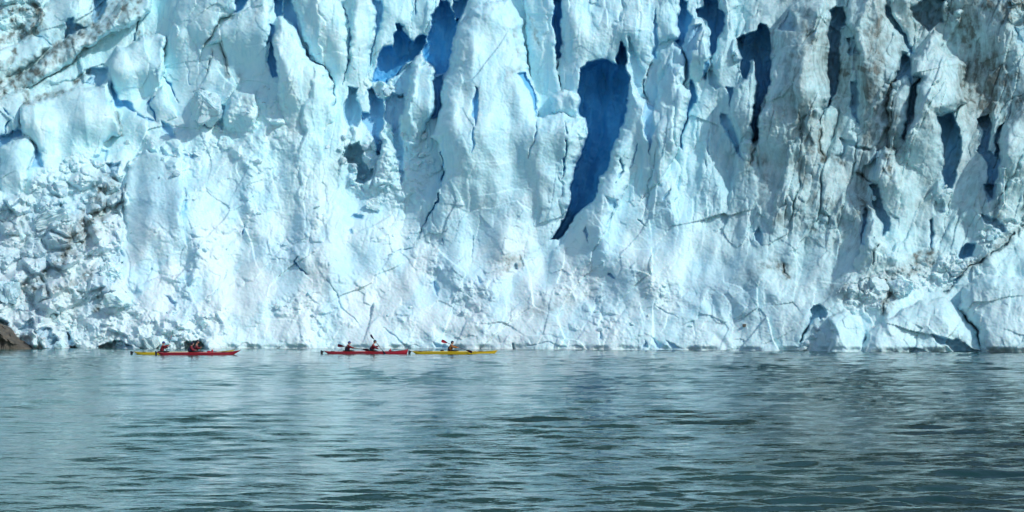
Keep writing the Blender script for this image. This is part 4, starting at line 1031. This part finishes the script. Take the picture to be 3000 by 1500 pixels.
def person(label, u_hip, Y, hands, shaft_dir, jacket, vest, cap_mat, brim=False, lean=.06, head_z=.92, turn=0.0, sleeve_far=None, hat='cap', head_fwd=.05):
    x0 = (u_hip - 1500) / FPX * Y
    root = empty('person', (x0, Y, 0)); tag(root, label, 'person', 'paddlers in the kayaks')
    hb = .05                                    # seat height over the water
    top = head_z
    pel = Vector((0, 0, hb + .08)); belly = Vector((lean * .3, 0, hb + .24)); chest = Vector((lean * .8, 0, hb + .42))
    neck = Vector((lean + .01, 0, top - .27)); chin = Vector((lean + .02 + head_fwd * .3, 0, top - .21))
    head = Vector((lean + .03 + head_fwd, 0, top - .125))
    nodes = [(pel, .17, .14), (belly, .165, .125), (chest, .18, .135), (neck, .06, .06), (chin, .055, .055), (head - Vector((.0, 0, .02)), .06, .07)]
    edges = [(0, 1), (1, 2), (2, 3), (3, 4), (4, 5)]
    jn = [(pel + Vector((0, 0, .02)), .20, .17), (belly, .20, .16), (chest, .21, .165), (neck - Vector((0, 0, .01)), .075, .075)]
    je = [(0, 1), (1, 2), (2, 3)]
    hands_l = []
    for sgn, hw in ((-1, hands[0]), (1, hands[1])):     # -1: nearer the camera
        sh = chest + Vector((.01, sgn * .185, .10)); hd = Vector(hw) - Vector((x0, Y, 0))
        dist = (hd - sh).length
        if dist > .55: hd = sh + (hd - sh) * (.55 / dist)
        el = (sh + hd) / 2 + Vector((-.05, sgn * .10, -.11 if dist < .5 else -.03))
        wr = hd + (el - hd).normalized() * .085
        b0 = len(nodes)
        nodes += [(sh, .058, .058), (el, .042, .042), (wr, .026, .03), (hd + (wr - hd) * .35, .040, .022)]
        edges += [(2, b0), (b0, b0 + 1), (b0 + 1, b0 + 2), (b0 + 2, b0 + 3)]
        j0 = len(jn)
        jn += [(sh, .095, .095), (el, .078, .078), (wr, .055, .055)]
        je += [(2, j0), (j0, j0 + 1), (j0 + 1, j0 + 2)]
        hands_l.append((hd, wr, sgn))
        # legs reach forward inside the hull
        b0 = len(nodes)
        nodes += [(Vector((.06, sgn * .10, hb + .07)), .085, .085), (Vector((.46, sgn * .13, hb + .12)), .060, .060), (Vector((.84, sgn * .09, hb + .02)), .04, .04), (Vector((.93, sgn * .09, hb + .08)), .035, .045)]
        edges += [(0, b0), (b0, b0 + 1), (b0 + 1, b0 + 2), (b0 + 2, b0 + 3)]
    geo = skin(nodes, edges)
    # head with brow, nose, cheeks and chin, facing +x
    ct, st = math.cos(turn), math.sin(turn)
    def face(d):
        x = d.x * ct + d.y * st; y = -d.x * st + d.y * ct; z = d.z
        s = 1.0
        s += .30 * math.exp(-((y / .16) ** 2) - ((z + .12) / .17) ** 2) * (x > 0) * x        # nose
        s += .07 * math.exp(-((y / .3) ** 2) - ((z + .72) / .16) ** 2) * (x > 0)             # chin
        s -= .07 * math.exp(-(((abs(y) - .33) / .13) ** 2) - ((z - .08) / .12) ** 2) * (x > 0)  # eye sockets
        s -= .04 * math.exp(-((y / .2) ** 2) - ((z + .45) / .06) ** 2) * (x > 0)             # mouth
        s -= .10 * max(0, -z) * (x < .2)
        return s
    hd_geo = ellipsoid(head, (.090, .074, .118), 26, 20, face)
    bits = [geo, hd_geo]
    for sg in (-1, 1):
        bits.append(ellipsoid(head + Vector((-.005 * ct - sg * .076 * st, sg * .076 * ct - .005 * st, -.008)), (.020, .010, .030), 8, 6))
    for hd, wr, sg in hands_l:                 # fingers curl round the shaft
        sd = Vector(shaft_dir).normalized(); fw = (hd - wr).normalized()
        fw = (fw - sd * fw.dot(sd)).normalized(); nrm = sd.cross(fw)
        for k, ln in enumerate((.9, 1.0, .95, .78)):
            o_ = hd + sd * (-.030 + .020 * k)
            pts = [o_ - fw * .030 + nrm * .018, o_ + nrm * .026 * ln, o_ + fw * .024 * ln + nrm * .010, o_ + fw * .020 * ln - nrm * .014, o_ - nrm * .022 * ln + fw * .002]
            bits.append(tube(pts, [.0095, .009, .0085, .008, .006], 6))
        o_ = hd - sd * .045
        bits.append(tube([hd - fw * .035 - sd * .028, o_ - nrm * .015, o_ + fw * .014 - nrm * .022, hd + fw * .012 - nrm * .026 - sd * .02], [.011, .0105, .009, .0075], 6))
    g = join(*bits)
    me = mesh_py('body', g[0], g[1], True)
    me.materials.append(M['skin']); me.materials.append(M['navy'])
    mi = []
    for p in me.polygons:
        c = p.center; mi.append(1 if (c.z < hb + .30 and (c.x > .10 or c.z < hb + .2) and p.index < len(geo[1])) else 0)
    me.polygons.foreach_set('material_index', mi)
    body = link('body', me, root)
    for sg in (-1, 1):
        e = head + Vector((.078 * ct - sg * .028 * st, .078 * st + sg * .028 * ct, .010))
        part('eye', ellipsoid(e, (.010, .011, .008), 8, 6), body, M['eye'])
    jg = skin(jn, je)
    jo = part('jacket', jg, root, jacket)
    # life vest over the chest with shoulder straps and a raised collar
    vn = [(pel + Vector((-.01, 0, .08)), .225, .190), (belly + Vector((-.02, 0, .02)), .230, .195), (chest + Vector((-.02, 0, -.01)), .240, .195), (chest + Vector((-.01, 0, .09)), .185, .155)]
    if vest is not None:
        vo = part('life_vest', skin(vn, [(0, 1), (1, 2), (2, 3)]), root, vest)
        for sg in (-1, 1):
            part('strap', tube([chest + Vector((.13, sg * .10, .02)), chest + Vector((.04, sg * .12, .15)), chest + Vector((-.10, sg * .11, .08))], .022, 6), vo, vest)
        part('buckle', tube([belly + Vector((.155, -.04, .06)), belly + Vector((.155, .04, .06))], .018, 6), vo, M['black'])
    if sleeve_far is not None:
        part('sleeve', tube([jn[7][0] if len(jn) > 7 else jn[4][0], jn[8][0], jn[9][0]], [.085, .068, .05], 10), root, sleeve_far)
    # head wear and hair
    hv, hf = ellipsoid(head + Vector((-.006, 0, .022)), (.116, .100, .118), 22, 14)
    lim = head.z + (.030 if hat == 'cap' else .0)
    def keep(q):
        if len({tuple(round(c, 6) for c in hv[i]) for i in q}) < 3: return False
        c = sum((hv[i] for i in q), Vector()) / len(q)
        if hat == 'hood': return (c.x - head.x) * .8 < .045 + (c.z - head.z) * .5
        return c.z > lim - .008 + (c.x - head.x) * .16
    good = [q for q in hf if keep(q)]
    cap = part('cap' if hat == 'cap' else ('hood' if hat == 'hood' else 'helmet'), (hv, good), root, cap_mat)
    if brim:
        bv, bf = [], []
        for i in range(9):
            a = -1.1 + 2.2 * i / 8
            for r_, z in ((.085, .045), (.165, .030)):
                for dz in (0, .008):
                    bv.append(head + Vector((math.cos(a) * r_ * ct - math.sin(a) * .085 * st, math.cos(a) * r_ * st + math.sin(a) * .085 * ct, z + dz)))
        for i in range(8):
            o_ = i * 4
            bf += [(o_, o_ + 2, o_ + 6, o_ + 4), (o_ + 1, o_ + 5, o_ + 7, o_ + 3), (o_ + 2, o_ + 3, o_ + 7, o_ + 6)]
        part('brim', (bv, bf), cap, cap_mat)
    if hat == 'cap':
        hv2, hf2 = ellipsoid(head + Vector((-.012, 0, .0)), (.096, .081, .112), 20, 14)
        part('hair', (hv2, [q for q in hf2 if (sum((hv2[i] for i in q), Vector()) / 4).x < head.x + .0 and (sum((hv2[i] for i in q), Vector()) / 4).z > head.z - .07]), root, M['black'])
    return root

YR, YY, YD = 30000 / 164.8, 30000 / 165.0, 30000 / 168.0
YD2 = YD + 1.15
# red double kayak
kr, Lr, dk = kayak('sea_kayak', 'red double kayak with two paddlers and a small red bag on its foredeck', 950, 1196, YR, M['red'], M['orange_red'], [1016, 1082], rake=.10, bow_h=.33)
bx = (1143 - 950) / FPX * YR
g = join(ellipsoid((bx, 0, dk(bx) + .03), (.10, .11, .06), 12, 8), ellipsoid((bx + .01, .0, dk(bx) + .11), (.045, .05, .06), 10, 8))
bag = part('deck_bag', g, None, M['bag']); bag.location = (kr.location.x, YR, 0); tag(bag, 'small red bag with a rounded top on the red double kayak foredeck', 'bag')
# yellow single kayak
ky, Ly, dky = kayak('sea_kayak', 'yellow single kayak with an orange jacketed paddler and a black bundle behind the cockpit', 1207, 1458, YY, M['yellow'], M['yellow'], [1322], rake=.28, bow_h=.27)
for (ua, ub, h_, lab) in ((1213, 1268, .028, 'long flat black bundle strapped on the yellow single kayak stern'), (1290, 1300, .07, 'small dark pouch on the yellow single kayak right behind its paddler')):
    xa, xb = (ua - 1207) / FPX * YY, (ub - 1207) / FPX * YY
    xm = (xa + xb) / 2
    pts = [(xa + (xb - xa) * t, .02 * math.sin(9 * t), dky(max(xa + (xb - xa) * t, .05)) + .006 + h_ * .25) for t in np.linspace(0, 1, 12)]
    rads = [h_ * (.35 + .65 * math.sin(math.pi * t) ** .4) * (1 + .2 * math.sin(23 * t)) for t in np.linspace(0, 1, 12)]
    b_ = part('dry_bag', tube(pts, rads, 10), None, M['black']); b_.location = (ky.location.x, YY, 0); tag(b_, lab, 'bag')
# yellow double and red single, side by side
kd, Ld, dkd = kayak('sea_kayak', 'long yellow double kayak half hidden behind a red kayak', 393, 688, YD2, M['yellow'], M['yellow'], [474, 574], rake=.5, bow_h=.36)
ks, Ls, dks = kayak('sea_kayak', 'red single kayak lying alongside and in front of a yellow kayak', 460, 706, YD, M['red'], M['orange_red'], [563], rake=.62, bow_h=.36, rudder_up=True)
bx = (620 - 460) / FPX * YD
bag = part('deck_bag', join(ellipsoid((bx - .18, 0, dks(bx) + .03), (.16, .12, .05), 12, 8), ellipsoid((bx + .04, 0, dks(bx) + .08), (.07, .09, .10), 12, 8)), None, M['bag'])
bag.location = (ks.location.x, YD, 0); tag(bag, 'lumpy red bag on the foredeck of the red single kayak', 'bag')

def hands_on(A, Bp, ta, tb):
    A, Bp = Vector(A), Vector(Bp); return A + (Bp - A) * ta, A + (Bp - A) * tb, (Bp - A)
# red double, rear
A, B_ = at(989, 1012, YR - .15), at(1081, 1026, YR - .55)
paddle('paddle held nearly level by the rear paddler of the red double kayak', A, B_, M['blade_dark'], M['blade_dark'], (0, 1, .3), (0, 1, .6))
h1, h2, sd = hands_on(A, B_, .50, .60)
person('person in blue peaked cap and red sleeves in the rear seat of red double kayak', 1017, YR, (at(1049, 1022, YR - .34), at(1042, 1021, YR + .05)), sd, M['crimson'], M['navy'], M['blue'], True, lean=.07, head_z=.90, head_fwd=.07)
# red double, front
A, B_ = at(1085.5, 981, YR + .45), at(1130, 1040, YR - .75)
paddle('paddle raised steeply above the front paddler of the red double kayak', A, B_, M['navy'], M['navy'], (1, .9, .3), (1, .5, 0), bw=.085)
h1, h2, sd = hands_on(A, B_, .46, .74)
person('person leaning forward in navy cap and vest, front seat of red double kayak', 1088, YR, (at(1119, 1026, YR - .45), at(1110, 1013, YR - .02)), sd, M['crimson'], M['navy'], M['navy'], True, lean=.15, head_z=.985, head_fwd=.08)
# yellow single
A, B_ = at(1293.5, 998, YY + .30), at(1383, 1032, YY - .45)
paddle('paddle with a bright red blade raised behind the orange jacketed paddler', A, B_, M['blade_red'], M['blade_dark'], (0, 1, .2), (0, .8, .6))
h1, h2, sd = hands_on(A, B_, .52, .70)
person('person in orange jacket, dark vest and navy cap, paddling the yellow single kayak', 1318, YY, (at(1352, 1020, YY - .20), at(1347, 1018, YY - .02)), sd, M['orange'], M['navy'], M['navy'], False, lean=.09, head_z=.93, head_fwd=.06)
# yellow double rear
A, B_ = at(502.5, 984, YD2 - .35), at(486, 1034, YD2 + 1.2)
paddle('slim pink red paddle blade held upright by the paddler in a blue helmet', A, B_, M['blade_red'], M['blade_dark'], (1, -.15, 0), (1, 0, 0))
person('person in blue helmet and red jacket, rear seat of long yellow double kayak', 474, YD2, (at(497, 1011, YD2 - .12), at(493, 1016, YD2 + .16)), B_ - A, M['crimson'], None, M['blue'], False, lean=.05, head_z=.93, sleeve_far=M['blue'], hat='helmet')
# yellow double front
A, B_ = at(596.5, 1004, YD2 - .50), at(584, 1036, YD2 + 1.3)
paddle('dark paddle held upright by front paddler of the long yellow double kayak', A, B_, M['navy'], M['navy'], (1, -.2, 0), (1, 0, 0), bw=.07)
person('person in dark peaked cap reaching forward, front seat of yellow double kayak', 573, YD2, (at(590, 1017, YD2 - .2), at(588, 1019, YD2 + .1)), B_ - A, M['crimson'], M['navy'], M['navy'], True, lean=.07, head_z=1.02)
# red single
person('person in red jacket with dark hood and vest, seated in the red single kayak', 557, YD, (at(574, 1026, YD - .12), at(574, 1026, YD + .12)), (0, 1, 0), M['crimson'], M['navy'], M['navy'], False, lean=.08, head_z=.90, hat='hood')

# ------------------------------------------------------------------ shore rock and single blocks at the waterline
def rock_solid(name, prof, Y, thick, mat, label, cat, seed=1, ncol=26, dome=.6):
    """prof: outline of the top edge as (u, v) from one end to the other at the water; the body falls back behind it"""
    p = np.array(prof, float); n = len(p)
    uu = np.linspace(p[0, 0], p[-1, 0], 46); vv = np.interp(uu, p[:, 0], p[:, 1])
    r = np.random.RandomState(seed)
    V_, F_ = [], []
    K = 18
    for i, (u, v) in enumerate(zip(uu, vv)):
        wr = HORIZON + FPX * CAM_H / Y
        hh = max((wr - v) / FPX * Y, .02)
        for k in range(K + 1):
            a = math.pi * k / K
            yy = Y - math.cos(a) * thick * (.4 + .6 * min(1, hh / 2)) + thick * .3
            z = hh * math.sin(a) ** dome - .3 * (abs(math.cos(a)) > .99)
            x = (u - 1500) / FPX * Y
            V_.append([x, yy, z])
    V_ = np.array(V_, np.float32)
    nz = fbm(V_[:, 0] * .9 + V_[:, 1] * .6, V_[:, 2] * 1.3 + V_[:, 1] * .4, seed, 4)
    nz2 = fbm(V_[:, 0] * 3, V_[:, 2] * 3 + V_[:, 1], seed + 3, 3)
    inner = sm(0, .5, V_[:, 2])
    V_[:, 1] += (nz * 1.1 + nz2 * .3) * thick * .35 * inner
    V_[:, 2] += nz2 * .18 * inner
    for i in range(45):
        for k in range(K):
            F_.append((i * (K + 1) + k, i * (K + 1) + k + 1, (i + 1) * (K + 1) + k + 1, (i + 1) * (K + 1) + k))
    me = mesh_py(name, V_.tolist(), F_, False)
    o = link(name, me, None, mat); tag(o, label, cat); return o
Yk = float(np.median(DIST[int((990 - vs[0]) / STEP), int((0 - us[0]) / STEP):int((90 - us[0]) / STEP)])) - 2.5
rock_solid('shore_rock', [(-160, 850), (-80, 905), (0, 950), (11, 955), (21, 961), (32, 975), (46, 990), (70, 1008), (92, 1021)], Yk, 2.4, M['rock'], 'brown bedrock slab sloping into the water beside the ice', 'rock', 4)

def single_block(u, v, w, h, depth, label, dirt=.0, blue=.0, seed=1, edge_dark=0.0):
    import bmesh
    d = surf(u, v) - depth
    if v > 1000: d = min(d, surf(u, 1005) - depth)
    r = random.Random(seed)
    bm = bmesh.new()
    for k in range(22):
        s = Vector((r.uniform(-1, 1), r.uniform(-1, 1), r.uniform(-1, 1)))
        m_ = max(abs(s.x), abs(s.y), abs(s.z)); s = s / m_ * r.uniform(.82, 1)
        bm.verts.new((s.x * w / 2, s.y * min(w, h) / 2, s.z * h / 2))
    bmesh.ops.convex_hull(bm, input=bm.verts[:])
    bmesh.ops.delete(bm, geom=[x for x in bm.verts if not x.link_faces], context='VERTS')
    bmesh.ops.bevel(bm, geom=bm.edges[:], offset=.05 * min(w, h), segments=2, affect='EDGES', clamp_overlap=True)
    bmesh.ops.triangulate(bm, faces=bm.faces[:])
    bmesh.ops.subdivide_edges(bm, edges=bm.edges[:], cuts=2, use_grid_fill=True)
    bmesh.ops.triangulate(bm, faces=bm.faces[:])
    bmesh.ops.subdivide_edges(bm, edges=bm.edges[:], cuts=1, use_grid_fill=True)
    me = bpy.data.meshes.new('ice_boulder'); bm.to_mesh(me); bm.free()
    co = np.array([x.co[:] for x in me.vertices], np.float32)
    nn = (fbm(co[:, 0] * 1.6 + seed, co[:, 2] * 1.6 + co[:, 1] * 1.2, seed, 5, .6)[:, None] * .42)
    co = co * (1 + nn)
    me.vertices.foreach_set('co', co.ravel())
    a = me.color_attributes.new('ice', 'FLOAT_COLOR', 'POINT')
    c = np.tile(np.array([dirt, blue, .5, 1], np.float32), (len(co), 1)); a.data.foreach_set('color', c.ravel())
    me.materials.append(M['ice'])
    o = link('ice_boulder', me); P = world_pos(u, v, d); o.location = P.tolist(); o.rotation_euler = (0, 0, r.uniform(-.4, .4))
    tag(o, label, 'ice block', 'single ice blocks fallen on the toe of the glacier'); return o
single_block(437, 1007, 1.45, 1.15, .9, 'squarish beige ice block standing at the waterline between two dark caves', .28, 0, 3)
single_block(18, 857, .0 + 2.0, 1.7, .8, 'rounded grey green ice boulder above the brown bedrock', .12, .15, 5)
single_block(160, 640, 3.2, 1.9, .6, 'large pale ice block lying in the dirty rubble under a small dark hollow', .08, 0, 7)
single_block(330, 800, 1.9, 1.9, .5, 'round white ice block just left of a dark blue gap in the rubble', 0, 0, 9)
single_block(350, 878, 2.2, 1.2, .6, 'flat topped white ice slab above the waterline rubble', 0, 0, 12)
single_block(609, 320, 2.3, 2.6, .4, 'pale ice boulder with a rounded dirty top on the upper rubble slope', .1, .1, 14)
single_block(1090, 600, 1.2, 1.0, .3, 'small white ice block under the jumbled rubble of the middle gully', 0, 0, 15)
single_block(2640, 838, 1.9, 1.3, .4, 'clean white ice block at the end of the dirty rubble band', 0, 0, 17)
single_block(2575, 838, 1.5, 1.3, .4, 'cracked grey ice block in the dirty rubble band', .15, 0, 18)
single_block(178, 1012, 1.0, .75, .5, 'small bright ice lump at the waterline between two dark gaps', 0, 0, 19)
o = single_block(2181, 954, .28, .2, .15, 'small dark stone sitting alone on the white ice toe', 1, 0, 21)
o.name = 'stone'; o.data.materials.clear(); o.data.materials.append(M['rock']); o['category'] = 'stone'; del o['group']
